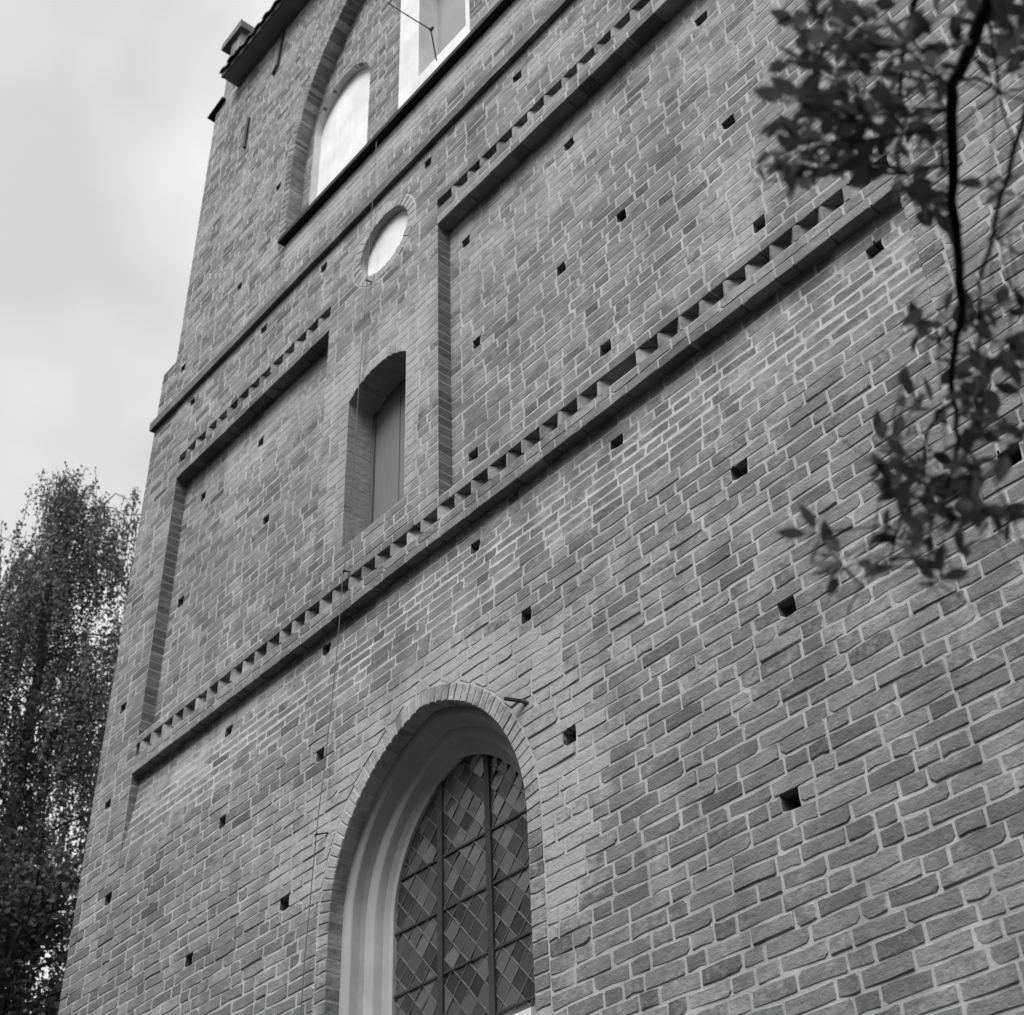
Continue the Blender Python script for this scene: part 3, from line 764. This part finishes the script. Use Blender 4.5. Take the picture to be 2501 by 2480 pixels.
b = MB(); b.tube([at(948, 8, 15.6), at(985, 32, 15.9), at(1052, 73, 16.2), at(1066, 148, 16.0)], [.007, .007, .009, .008], 6); b.tube([at(1050, 76, 16.2), at(1059, 66, 16.2)], [.022, .012], 6)
sub(b.build('iron_stay', M['iron']), be, BL)

# ---- wall irons
def iron(pts, r, name='wall_anchor'):
    b = MB(); b.tube(pts, r, 6); T(b.build(name, M['iron'], tower))
iron([(-11.19, 0.03, 16.88), (-11.20, 0.025, 16.5), (-11.20, 0.03, 16.22)], 0.024)
iron([(-10.46, 0.03, 18.17), (-10.50, 0.02, 17.75), (-10.52, 0.02, 17.36), (-10.64, 0.03, 17.29)], 0.022)
iron([(-6.07, -0.10, 4.90), (-5.99, -0.03, 4.87), (-5.91, 0.03, 4.82)], 0.014, 'iron_spike')

# ---- eaves, corner pier and roof tiles
rf = child_empty('roof', (-7.0, 0.0, ZE))
RL = (-7.0, 0.0, ZE)
b = MB(); b.box(-11.72, 1.15, -0.21, 0.10, ZE, ZE + .04); sub(b.build('soffit_board', M['soffit']), rf, RL)
b = MB(); b.box(-11.72, 1.15, -0.235, -0.205, ZE - .02, ZE + .12); sub(b.build('fascia_board', M['darkwood']), rf, RL)
b = MB(); s = 1.1; b.add([(-11.72, -0.20, ZE + .06), (1.15, -0.20, ZE + .06), (1.15, 4.6, ZE + .06 + 4.8 * s), (-11.72, 4.6, ZE + .06 + 4.8 * s), (-11.72, 9.2, ZE + .06), (1.15, 9.2, ZE + .06)], [(0, 1, 2, 3), (3, 2, 5, 4)])
sub(b.build('roof_slope', M['tile']), rf, RL)
def tile_mesh():
    mb = MB(); nx = 9; w = 0.235; Ln = 0.40; top = []
    for k in range(2):
        for i in range(nx):
            u = i / (nx - 1); zc = 0.035 * math.sin(2 * math.pi * (u - 0.05)) + 0.035
            for q in (0, 1): top.append(((u - 0.5) * (w + .02), k * Ln * 0.67, zc + k * Ln * 0.74 - 0.022 * q))
    f = []
    for i in range(nx - 1):
        a = i * 2; c = (nx + i) * 2
        f += [(a, a + 2, c + 2, c), (a + 1, c + 1, c + 3, a + 3), (a, a + 1, a + 3, a + 2)]
    mb.add(top, f); me = mb.mesh('roof_tile'); me.materials.append(M['tile']); return me
tm = tile_mesh(); x = -11.60
while x < 1.1:
    for r in range(2):
        o = link('roof_tile', tm, rf, Vector((x + rnd.uniform(-.008, .008), -0.285 + r * 0.24 + rnd.uniform(-.012, .012), ZE + 0.035 + r * 0.265)) - Vector(RL), (rnd.uniform(-.03, .03), rnd.uniform(-.03, .03), 0))
    x += 0.235
b = MB()
pr_ = random.Random(3)
for i in range(19):
    z0 = ZE - 0.02 + i * 0.1; xx = -12.15; ends = [xx, xx + (0.15 if i % 2 else 0.28), -11.87]
    b.box(-12.14, -11.88, YU + .012, 0.46, z0, z0 + .1, 1.5, 1.2)
    for a, c in zip(ends, ends[1:]):
        if c - a > .04: b.box(a, c - .012, YU, 0.47, z0 + .007, z0 + .094, pr_.gauss(1.05, .12), 0.5)
T(b.build('corner_pier', M['brick'], tower))
b = MB(); b.add([(-12.36, -0.02, 19.86), (-11.78, -0.02, 19.86), (-11.78, 0.56, 19.90), (-12.36, 0.56, 19.90), (-12.36, -0.02, 20.0), (-11.80, -0.02, 20.06), (-11.80, 0.56, 20.06), (-12.36, 0.56, 20.0)],
                [(0, 3, 2, 1), (4, 5, 6, 7), (0, 1, 5, 4), (1, 2, 6, 5), (2, 3, 7, 6), (3, 0, 4, 7)])
T(b.build('pier_cap', M['tile'], tower))
b = MB(); b.add([(-12.46, -0.02, ZE - .03), (-12.05, -0.02, ZE + .05), (-12.05, 0.6, ZE + .05), (-12.46, 0.6, ZE - .03), (-12.46, -0.02, ZE - .002), (-12.05, -0.02, ZE + .078), (-12.05, 0.6, ZE + .078), (-12.46, 0.6, ZE - .002)],
                [(0, 3, 2, 1), (4, 5, 6, 7), (0, 1, 5, 4), (1, 2, 6, 5), (2, 3, 7, 6), (3, 0, 4, 7)])
T(b.build('kneeler_tile', M['flash'], tower))

# ------------------------------------------------------------------ lightning conductor
wire = [(-7.885, 12.89), (-7.917, 11.83), (-7.957, 10.736), (-7.979, 10.107), (-8.014, 9.156), (-8.055, 8.0), (-8.09, 7.30), (-8.127, 7.076), (-8.146, 6.48), (-8.177, 6.084), (-8.25, 5.3), (-8.291, 4.995), (-8.323, 4.572), (-8.355, 4.048), (-8.367, 3.894), (-8.376, 3.465), (-8.40, 1.5), (-8.42, GROUND - .05)]
lc = empty('lightning_conductor', (-8.4, -0.05, GROUND), 'thin dark lightning conductor cable running down the wall past the slit window', 'cable')
lo = Vector((8.4, 0.05, -GROUND))
b = MB(); b.tube([(x, -0.055, z) for x, z in wire], 0.0040, 6); o = b.build('cable', M['cable'], lc); o.location = lo
for x, z, dx in ((-8.308, 4.80, 0.10), (-8.11, 7.15, 0.02), (-7.96, 10.66, 0.02), (-8.40, 2.2, 0.02)):
    b = MB(); b.tube([(x, -0.058, z), (x + dx, 0.02, z + .005)], .007, 6); b.tube([(x - .012, -0.056, z - .008), (x + .012, -0.056, z + .008)], .009, 6)
    o = b.build('clip', M['iron'], lc); o.location = lo

# ------------------------------------------------------------------ trees
def leaf_quads(mb, pts, size, rg, droop=0.0, tone=(0.7, 1.3)):
    for p in pts:
        s = size * rg.uniform(0.7, 1.3)
        d = Vector((rg.gauss(0, 1), rg.gauss(0, 1), rg.gauss(0, 1) - droop)).normalized()
        a = d.orthogonal().normalized(); a.rotate(Quaternion(d, rg.uniform(0, 6.28)))
        w = a * s * 0.36
        p = Vector(p); t = p + d * s
        mb.add([tuple(p), tuple(p + d * s * 0.45 + w), tuple(t), tuple(p + d * s * 0.45 - w)], [(0, 1, 2, 3)], rg.uniform(*tone))
def birch(base, height, lean, rg, label, name, gap=None):
    root = empty(name, base, label, 'tree'); off = -Vector(base)
    top = Vector(base) + Vector((lean[0], lean[1], height))
    tp = []; tr = []
    for i in range(15):
        t = i / 14; p = Vector(base).lerp(top, t) + Vector((0.35 * math.sin(t * 7 + 1) * t, 0.3 * math.sin(t * 5.0) * t, 0)); tp.append(p); tr.append(0.20 * (1 - t) ** 0.8 + 0.02)
    b = MB(); b.smooth = True; b.tube(tp, tr, 9); o = b.build('trunk', M['birchbark'], root); o.location = off
    limbs = MB(); limbs.smooth = True; lv = MB()
    nl = 84
    for k in range(nl):
        t = 0.22 + 0.77 * (k + rg.random()) / nl
        i = min(13, int(t * 14)); s = tp[i].lerp(tp[i + 1], t * 14 - i)
        ang = rg.uniform(0, 6.283); reach = (3.5 * (1 - t) ** 0.55 + 0.55) * rg.uniform(0.6, 1.12)
        d = Vector((math.cos(ang), math.sin(ang), 0)); pts = [s]
        for q in range(1, 6):
            u = q / 5; pts.append(s + d * reach * u + Vector((rg.gauss(0, .08), rg.gauss(0, .08), reach * (0.85 * u - 0.75 * u * u))))
        limbs.tube(pts, [0.045 * (1 - t * .6) * (1 - q / 6.5) for q in range(6)], 5, 0.5)
        for q in range(1, 6):
            for _ in range(4):
                c = pts[q - 1].lerp(pts[q], rg.random()) + Vector((rg.gauss(0, .22), rg.gauss(0, .22), rg.gauss(0, .15)))
                ln = rg.uniform(0.7, 2.1); dd = Vector((rg.gauss(0, .16), rg.gauss(0, .16), -1)); sway = rg.uniform(-.2, .2)
                if gap and any((Vector(project(c + dd * ln * .5)) - Vector(g_[:2])).length < g_[2] for g_ in gap): continue
                tw = [c + dd * ln * w_ + Vector((sway * w_ * w_, 0, 0)) for w_ in (0, .33, .66, 1)]
                limbs.tube(tw, [0.006, .005, .004, .003], 3, 0.4, caps=False)
                nlv = int(ln * 40); leaf_quads(lv, [tw[0].lerp(tw[3], rg.random()) + Vector((rg.gauss(0, .038), rg.gauss(0, .038), rg.gauss(0, .06))) for _ in range(nlv)], 0.066, rg, 1.0, (0.6, 1.9))
    o = limbs.build('limbs', M['darkbark'], root); o.location = off
    o = lv.build('crown', M['birchleaf'], root, kind='stuff'); o.location = off
    return root
birch((-20.0, 2.0, GROUND), 18.6, (-0.3, 0.25), random.Random(5), 'tall weeping birch with pale trunk behind the corner of the tower', 'birch_tree', gap=[(255, 1590, 42), (105, 2400, 60), (168, 1330, 24), (180, 1395, 24), (186, 1460, 24)])
birch((-23.0, 5.6, GROUND), 19.0, (0.2, 0.1), random.Random(15), 'slender weeping birch set farther back, close behind the tower corner', 'birch_tree', gap=[(255, 1590, 42)])
birch((-20.5, 0.4, GROUND), 16.4, (-0.2, -0.2), random.Random(25), 'lower weeping birch with thin drooping sprays beside the taller ones', 'birch_tree')
def bushy(base, height, spread, rg, label, name, nstem=5, gap=None):
    root = empty(name, base, label, 'tree'); off = -Vector(base); st = MB(); st.smooth = True; lv = MB()
    for k in range(nstem):
        a = 6.283 * k / nstem + rg.random(); d = Vector((math.cos(a), math.sin(a), 0)); pts = [Vector(base) + d * 0.12]
        for q in range(1, 7): pts.append(Vector(base) + d * spread * 0.55 * (q / 6) ** 1.3 + Vector((rg.gauss(0, .12), rg.gauss(0, .12), height * 0.85 * q / 6)))
        st.tube(pts, [0.085 * (1 - q / 7.5) for q in range(7)], 7)
        for _ in range(46):
            t = rg.uniform(1.2, 6); i = min(5, int(t)); s = pts[i].lerp(pts[i + 1], t - i)
            e = s + Vector((rg.gauss(0, spread * .33), rg.gauss(0, spread * .33), rg.uniform(0.1, 0.95)))
            st.tube([s, s.lerp(e, .5) + Vector((0, 0, .12)), e], [.022, .014, .006], 4, caps=False)
            for _c in range(5):
                c = s.lerp(e, rg.uniform(.35, 1.05)) + Vector((rg.gauss(0, .2), rg.gauss(0, .2), rg.gauss(0, .18)))
                if gap and any((Vector(project(c)) - Vector(g_[:2])).length < g_[2] for g_ in gap): continue
                leaf_quads(lv, [c + Vector((rg.gauss(0, .19), rg.gauss(0, .19), rg.gauss(0, .15))) for _ in range(34)], 0.095, rg, 0.4, (0.5, 1.5))
    o = st.build('stems', M['darkbark'], root); o.location = off
    o = lv.build('crown', M['darkleaf'], root, kind='stuff'); o.location = off
bushy((-17.6, 0.6, GROUND), 11.0, 2.3, random.Random(11), 'dark many-stemmed leafy tree below the birch beside the tower', 'shade_tree', gap=[(255, 1590, 42), (115, 2395, 70)])

# ---- unseen trees added behind the camera to shade the lower wall
def shading_tree(base, height, rg):
    root = empty('unseen_shading_tree', base, 'unseen broad leafy tree added behind the camera to shade the lower wall', 'tree'); root['group'] = 'unseen trees added to shade the lower wall'
    off = -Vector(base); b = MB(); b.smooth = True; top = Vector(base) + Vector((rg.gauss(0, .3), rg.gauss(0, .3), height * .8))
    b.tube([base, Vector(base).lerp(top, .4), top], [.32, .22, .05], 9)
    lv = MB(); r = height * 0.27
    for _ in range(60):
        a = rg.uniform(0, 6.283); u = rg.uniform(-1, 1); q = math.sqrt(1 - u * u) * rg.uniform(.45, 1.0)
        c = Vector(base) + Vector((math.cos(a) * q * r, math.sin(a) * q * r, height * .60 + u * height * .38))
        s0 = Vector(base).lerp(top, max(.25, min(.95, (c.z - base[2]) / height - .1))); b.tube([s0, c], [.05, .015], 4, caps=False)
        leaf_quads(lv, [c + Vector((rg.gauss(0, .75), rg.gauss(0, .75), rg.gauss(0, .6))) for _ in range(60)], 0.34, rg, 0.2, (0.6, 1.4))
    o = b.build('trunk', M['darkbark'], root); o.location = off
    o = lv.build('crown', M['darkleaf'], root, kind='stuff'); o.location = off
rg_ = random.Random(31)
for x, y, h in ((-20, -7.6, 14), (-26, -9.5, 15), (-23, -13.0, 16), (-17.5, -13.8, 16), (-12.2, -13.0, 16.5), (-6.8, -13.8, 16), (-1.5, -13.2, 16.5), (4.0, -13.5, 15.5), (8.5, -11.5, 16), (10.5, -6.0, 14)):
    shading_tree((x, y, GROUND), h, rg_)

# ---- the tree overhead whose hanging branches cross the wall
FB = Vector((1.6, -4.1, GROUND))
ft = empty('overhanging_tree', FB, 'dark hanging branches with oval leaves of a nearby tree in front of the brick wall', 'tree')
fo = -FB
def crop(ox, oy, k): return lambda p: (ox + p[0] * k, oy + p[1] * k)
P3 = crop(1700, 0, 0.4176); P4 = crop(1700, 700, 0.4176)
branches = []   # (points in picture, depth at ends, radius px at ends)
def br(pts, d0, d1, r0, r1, name='branch'):
    w = []
    n = len(pts)
    for i, p in enumerate(pts):
        t = i / (n - 1); d = d0 + (d1 - d0) * t; w.append((at(p[0], p[1], d), (r0 + (r1 - r0) * t) * d / FPX))
    pts_ = [a for a, _ in w]
    # smooth a little
    q = [w[0]]
    for (a, ra), (b_, rb) in zip(w, w[1:]):
        q.append((a.lerp(b_, .5) + Vector((rnd.gauss(0, .003), rnd.gauss(0, .003), rnd.gauss(0, .003))), (ra + rb) / 2)); q.append((b_, rb))
    m = MB(); m.smooth = True; m.tube([a for a, _ in q], [r for _, r in q], 7)
    o = m.build(name, M['bark'], ft); o.location = fo
    branches.append([a for a, _ in q]); return q
A = [P3(p) for p in [(1790, -260), (1740, -110), (1700, 40), (1625, 230), (1540, 420), (1490, 500), (1492, 640), (1500, 860), (1505, 1060), (1515, 1300), (1540, 1560), (1555, 1760), (1550, 1850)]] + [P4(p) for p in [(1520, 300), (1495, 480), (1500, 660)]]
qa = br(A, 3.05, 3.0, 19.0, 7.5)
br([P4(p) for p in [(1500, 660), (1522, 780), (1535, 880), (1515, 1000), (1485, 1110), (1450, 1200), (1415, 1275), (1380, 1360), (1372, 1500), (1365, 1640)]], 3.0, 2.95, 6.8, 2.0)
br([P4(p) for p in [(1500, 685), (1410, 730), (1370, 820), (1340, 910), (1332, 980), (1335, 1060), (1300, 1180)]], 3.0, 3.1, 6.0, 2.6)
br([P4(p) for p in [(1332, 1060), (1290, 1130), (1240, 1185), (1215, 1280), (1190, 1390), (1160, 1500), (1125, 1605), (1050, 1680), (970, 1750), (915, 1840), (885, 1920)]], 3.08, 3.3, 3.6, 1.6)
br([P3(p) for p in [(1990, 480), (1916, 700), (1850, 900), (1780, 1150), (1735, 1370), (1675, 1570), (1662, 1740), (1660, 1916)]] + [P4(p) for p in [(1650, 350), (1670, 500), (1665, 640), (1685, 740)]], 2.8, 2.9, 7.5, 2.6)
br([P3(p) for p in [(1700, 90), (1735, 250), (1757, 400), (1780, 545), (1810, 700), (1850, 850)]], 3.04, 3.25, 4.2, 1.8)
br([P3(p) for p in [(1530, 470), (1640, 458), (1720, 500), (1790, 548), (1860, 530), (1940, 505)]], 3.04, 3.2, 4.5, 2.5)
br([P3(p) for p in [(1785, 540), (1690, 610), (1590, 695), (1480, 785), (1390, 890), (1240, 1020), (1235, 1120)]], 3.15, 3.25, 3.2, 1.6)
qg = br([P3(p) for p in [(1225, -160), (1262, -60), (1265, 60), (1258, 170), (1222, 290), (1205, 410), (1192, 530), (1222, 650), (1205, 780), (1190, 900), (1188, 1080)]], 3.3, 3.35, 8.5, 1.8)
br([P3(p) for p in [(1262, 60), (1300, -30), (1330, -180)]], 3.3, 3.2, 6.5, 7.5)
br([P3(p) for p in [(1255, 95), (1100, 155), (945, 215), (880, 275), (790, 315), (700, 360)]], 3.3, 3.4, 3.4, 1.6)
br([P3(p) for p in [(1262, 180), (1300, 280), (1210, 312), (1010, 352), (985, 470), (960, 600)]], 3.3, 3.35, 3.4, 1.6)
br([P3(p) for p in [(1222, 560), (1060, 640), (880, 680), (760, 760), (640, 880), (560, 960)]], 3.34, 3.45, 3.4, 1.4)
br([P3(p) for p in [(1300, 285), (1420, 290), (1550, 285)]], 3.3, 3.2, 3.0, 1.4)
br([P3(p) for p in [(1745, 1380), (1800, 1290), (1860, 1215), (1930, 1150)]], 2.85, 2.9, 3.0, 2.2)
br([P3(p) for p in [(1745, 1385), (1830, 1365), (1930, 1345)]], 2.85, 2.95, 3.0, 2.2)
br([P3(p) for p in [(1750, 1380), (1800, 1430), (1870, 1480), (1930, 1500)]], 2.85, 2.9, 3.0, 2.0)
br([P3(p) for p in [(1780, 1420), (1805, 1560), (1850, 1680), (1870, 1760)]], 2.88, 2.95, 1.8, 1.0)
br([P4(p) for p in [(1660, 640), (1540, 760), (1420, 740)]], 2.92, 3.0, 2.0, 1.2)
br([P4(p) for p in [(1340, 860), (1280, 850), (1190, 900), (1140, 990), (1100, 1120)]], 3.05, 3.15, 2.4, 1.2)
br([P4(p) for p in [(1410, 1280), (1320, 1265), (1240, 1310), (1150, 1400)]], 2.98, 3.05, 3.0, 1.4)
br([P4(p) for p in [(1530, 950), (1600, 890), (1700, 860), (1800, 760)]], 2.97, 2.9, 2.6, 1.4)
br([P4(p) for p in [(1420, 1260), (1540, 1200), (1640, 1160), (1720, 1090)]], 2.96, 2.85, 3.0, 1.4)
br([P4(p) for p in [(1400, 1380), (1470, 1560), (1520, 1700), (1550, 1820)]], 2.95, 3.05, 1.6, 1.0)
br([P3(p) for p in [(1490, 1660), (1430, 1780), (1400, 1900), (1410, 1990)]], 3.02, 3.1, 1.8, 1.0)
for k in range(34):        # bare twigs trailing from the branches
    b_ = branches[rnd.randrange(len(branches))]; q = b_[rnd.randrange(len(b_) // 3, len(b_))]; d_ = Vector((rnd.gauss(-.25, .45), rnd.gauss(0, .4), rnd.gauss(-.7, .35))).normalized(); ln = rnd.uniform(.12, .36)
    m = MB(); m.tube([q, q + d_ * ln * .5 + Vector((rnd.gauss(0, .015), rnd.gauss(0, .015), rnd.gauss(0, .01))), q + d_ * ln + Vector((rnd.gauss(0, .03), rnd.gauss(0, .03), -.02))], [.0019, .0014, .0008], 4)
    o = m.build('twig', M['bark'], ft); o.location = fo
# limb from the trunk, out of the picture, that carries them
tm_ = MB(); tm_.smooth = True
trk = [FB, FB + Vector((0.05, 0.02, 1.4)), FB + Vector((0.0, 0.06, 2.9)), FB + Vector((-0.15, 0.05, 4.4)), FB + Vector((-0.25, 0.12, 6.2)), FB + Vector((-0.2, 0.2, 8.2))]
tm_.tube(trk, [.19, .155, .135, .115, .08, .03], 10); o = tm_.build('trunk', M['darkbark'], ft); o.location = fo
lm_ = MB(); lm_.smooth = True
fork = trk[3]; a0 = qa[0][0]; g0 = qg[0][0]
hub = (a0 + g0) / 2 + Vector((0.25, -0.05, 0.75))
lm_.tube([fork, fork.lerp(hub, .5) + Vector((0, 0, .25)), hub], [.07, .05, .034], 8)
lm_.tube([hub, hub.lerp(a0, .5) + Vector((-.03, 0, .08)), a0], [.026, .018, qa[0][1]], 7)
lm_.tube([hub, hub.lerp(g0, .5) + Vector((-.05, 0, .10)), g0], [.022, .014, qg[0][1]], 7)
lm_.tube([hub, hub.lerp(branches[4][0], .5) + Vector((.05, 0.02, .1)), branches[4][0]], [.02, .013, .006], 7)
o = lm_.build('limb', M['darkbark'], ft); o.location = fo
# leaves: one stock of oval blades, each leaf its own object
def blade(rg):
    mb = MB(); Ln = 1.0; W = rg.uniform(0.40, 0.50); n = 6; v_ = []; fold = rg.uniform(.05, .16); curl = rg.uniform(-.2, .16)
    for i in range(n + 1):
        t = i / n; w = W / 2 * (math.sin(math.pi * min(1, t ** 0.85)) ** 0.8) if 0 < t < 1 else 0.004
        zc = curl * t * t
        v_ += [(-w, t * Ln, zc + fold * w), (0, t * Ln, zc), (w, t * Ln, zc + fold * w)]
    f_ = []
    for i in range(n): f_ += [(i * 3, i * 3 + 1, i * 3 + 4, i * 3 + 3), (i * 3 + 1, i * 3 + 2, i * 3 + 5, i * 3 + 4)]
    o_ = len(v_); v_ += [(-.012, -.16, 0), (.012, -.16, 0), (.012, .02, 0), (-.012, .02, 0)]; f_.append((o_, o_ + 1, o_ + 2, o_ + 3))
    mb.smooth = True; mb.add(v_, f_, 0.0); me = mb.mesh('leaf'); me.materials.append(M['leaf']); return me
blades = [blade(rnd) for _ in range(8)]
right = RM @ Vector((1, 0, 0)); up = RM @ Vector((0, 1, 0)); fwd = RM @ Vector((0, 0, -1))
def nearest(p):
    best = None
    for b_ in branches:
        for q in b_:
            d = (q - p).length
            if best is None or d < best[0]: best = (d, q)
    return best
nleaf = 0; extra = MB(); twigs = MB()
def leaf_at(p, direc, size, tone):
    global nleaf
    zax = Vector((rnd.gauss(0, .55), rnd.gauss(0, .55), 1.0)); y_ = direc.normalized(); x_ = y_.cross(zax).normalized(); z_ = x_.cross(y_)
    m = Matrix((x_, y_, z_)).transposed().to_4x4(); m.translation = p - FB
    me = rnd.choice(blades)
    if nleaf < 298:
        o = bpy.data.objects.new('leaf', me); col.objects.link(o); o.parent = ft; o.matrix_local = m @ Matrix.Scale(size, 4); o['tone'] = tone; nleaf += 1
    else:
        vs_ = [tuple((m @ Matrix.Scale(size, 4)) @ v.co + FB) for v in me.vertices]; extra.add(vs_, [tuple(f.vertices) for f in me.polygons], tone)
def cluster(px, py, depth, n, size, spread=0.5):
    p = at(px, py, depth); d, q = nearest(p)
    if d > 0.012: twigs.tube([q, q.lerp(p, .5) + Vector((rnd.gauss(0, .01), rnd.gauss(0, .01), rnd.gauss(0, .01))), p], [.0022, .0018, .0014], 4)
    axis = (p - q).normalized() if d > 0.02 else Vector((rnd.gauss(0, .5), rnd.gauss(0, .5), -1)).normalized()
    for i in range(n):
        dr = (axis * 0.8 + Vector((rnd.gauss(0, 1), rnd.gauss(0, 1), rnd.gauss(0, 1))) * 0.75).normalized()
        base = p - axis * rnd.random() * 0.05 + dr * 0.012
        leaf_at(base, dr, size * rnd.uniform(0.7, 1.2), rnd.uniform(0.65, 1.35))
C3 = [(640, 40, 5), (560, 115, 4), (700, 130, 6), (830, 130, 6), (760, 220, 5), (660, 300, 5), (560, 370, 3), (740, 400, 5), (850, 330, 5), (830, 480, 6), (930, 470, 6), (700, 540, 5), (520, 590, 4), (620, 640, 6), (760, 620, 7), (880, 660, 6),
      (500, 710, 4), (600, 760, 5), (700, 820, 6), (520, 830, 4), (830, 760, 5), (960, 720, 6), (1060, 640, 6), (1000, 810, 6), (1110, 560, 5), (520, 920, 5), (620, 940, 5), (850, 900, 5), (960, 920, 4), (330, 990, 2), (420, 1060, 2), (560, 1010, 3), (640, 990, 3), (780, 980, 4), (1060, 960, 4), (1160, 800, 6), (1130, 700, 5),
      (1080, 250, 4), (1180, 220, 4), (1400, 230, 5), (1340, 380, 4), (1400, 90, 3), (1600, 60, 4), (1820, 80, 6), (1870, 160, 5), (1780, 20, 5), (1880, 300, 3), (1840, 380, 2), (1310, 600, 3), (1350, 740, 4), (1340, 500, 2), (960, 330, 3), (900, 60, 4), (1010, 120, 3),
      (1250, 1090, 5), (1330, 1170, 5), (1300, 1240, 3), (1390, 1190, 4), (1340, 1060, 3), (1690, 1070, 3), (1780, 1110, 3), (1450, 1290, 2), (1450, 1850, 4), (1560, 1800, 4), (1330, 1890, 4), (1720, 1770, 4), (1850, 1700, 2), (1800, 1820, 3), (1600, 1880, 3)]
C4 = [(1195, 590, 1), (1290, 640, 3), (1390, 700, 3), (1210, 720, 2), (1560, 490, 4), (1600, 560, 4), (1720, 560, 5), (1700, 650, 4), (1640, 790, 6), (1690, 850, 6), (1790, 780, 3), (1640, 900, 4), (1560, 600, 3), (1380, 950, 2), (1010, 880, 3), (1130, 1000, 3), (1100, 1090, 5), (1200, 1070, 5), (1140, 1150, 5), (1250, 1180, 4), (1380, 1130, 3), (1420, 1200, 2),
      (1560, 1110, 3), (1650, 1130, 6), (1580, 1220, 7), (1490, 1270, 7), (1530, 1340, 5), (1620, 1320, 4), (1420, 1300, 5), (1290, 1270, 5), (1260, 1350, 5), (1240, 1450, 5), (1340, 1420, 4), (1100, 1420, 4), (1480, 1420, 4), (1580, 1520, 4), (1700, 1290, 4), (1780, 1400, 3), (1880, 1380, 2), (660, 1450, 3), (740, 1510, 2), (780, 1640, 5), (840, 1680, 5), (1050, 1620, 4), (1330, 1590, 3), (1400, 1700, 3), (1850, 300, 6), (1790, 350, 4), (1880, 420, 4), (1430, 1730, 2), (1880, 880, 2), (1420, 200, 3), (1300, 220, 4)]
for C, P in ((C3, P3), (C4, P4)):
    for x, y, n in C:
        u, v = P((x, y)); cluster(u, v, rnd.uniform(2.75, 3.5), n + 1, 0.057)
if extra.v: o = extra.build('more_leaves', M['leaf'], ft, kind='stuff'); o.location = fo
o = twigs.build('twigs', M['bark'], ft, kind='stuff'); o.location = fo
# the crown above and behind the photographer, out of the picture
cr_ = MB(); rg = random.Random(21)
for _ in range(230):
    c = trk[4] + Vector((rg.gauss(0.9, 1.4), rg.gauss(-0.9, 1.3), rg.gauss(1.6, 1.3)))
    u, v = project(c)
    if -400 < u < 2900 and -500 < v < 3000: continue
    if c.y > -2.4: continue
    leaf_quads(cr_, [c + Vector((rg.gauss(0, .3), rg.gauss(0, .3), rg.gauss(0, .25))) for _ in range(40)], 0.075, rg, 0.2, (0.6, 1.4))
o = cr_.build('crown', M['leaf'], ft, kind='stuff'); o.location = fo

# ------------------------------------------------------------------ lift everything so that the ground is at zero
for o in scene.objects:
    if o.parent is None and o.type in ('MESH', 'EMPTY'): o.location.z += LIFT
print('bricks single', min(NB, len(BR)), 'stuff faces', len(bricks.f), 'panes', npane, 'leaves', nleaf)
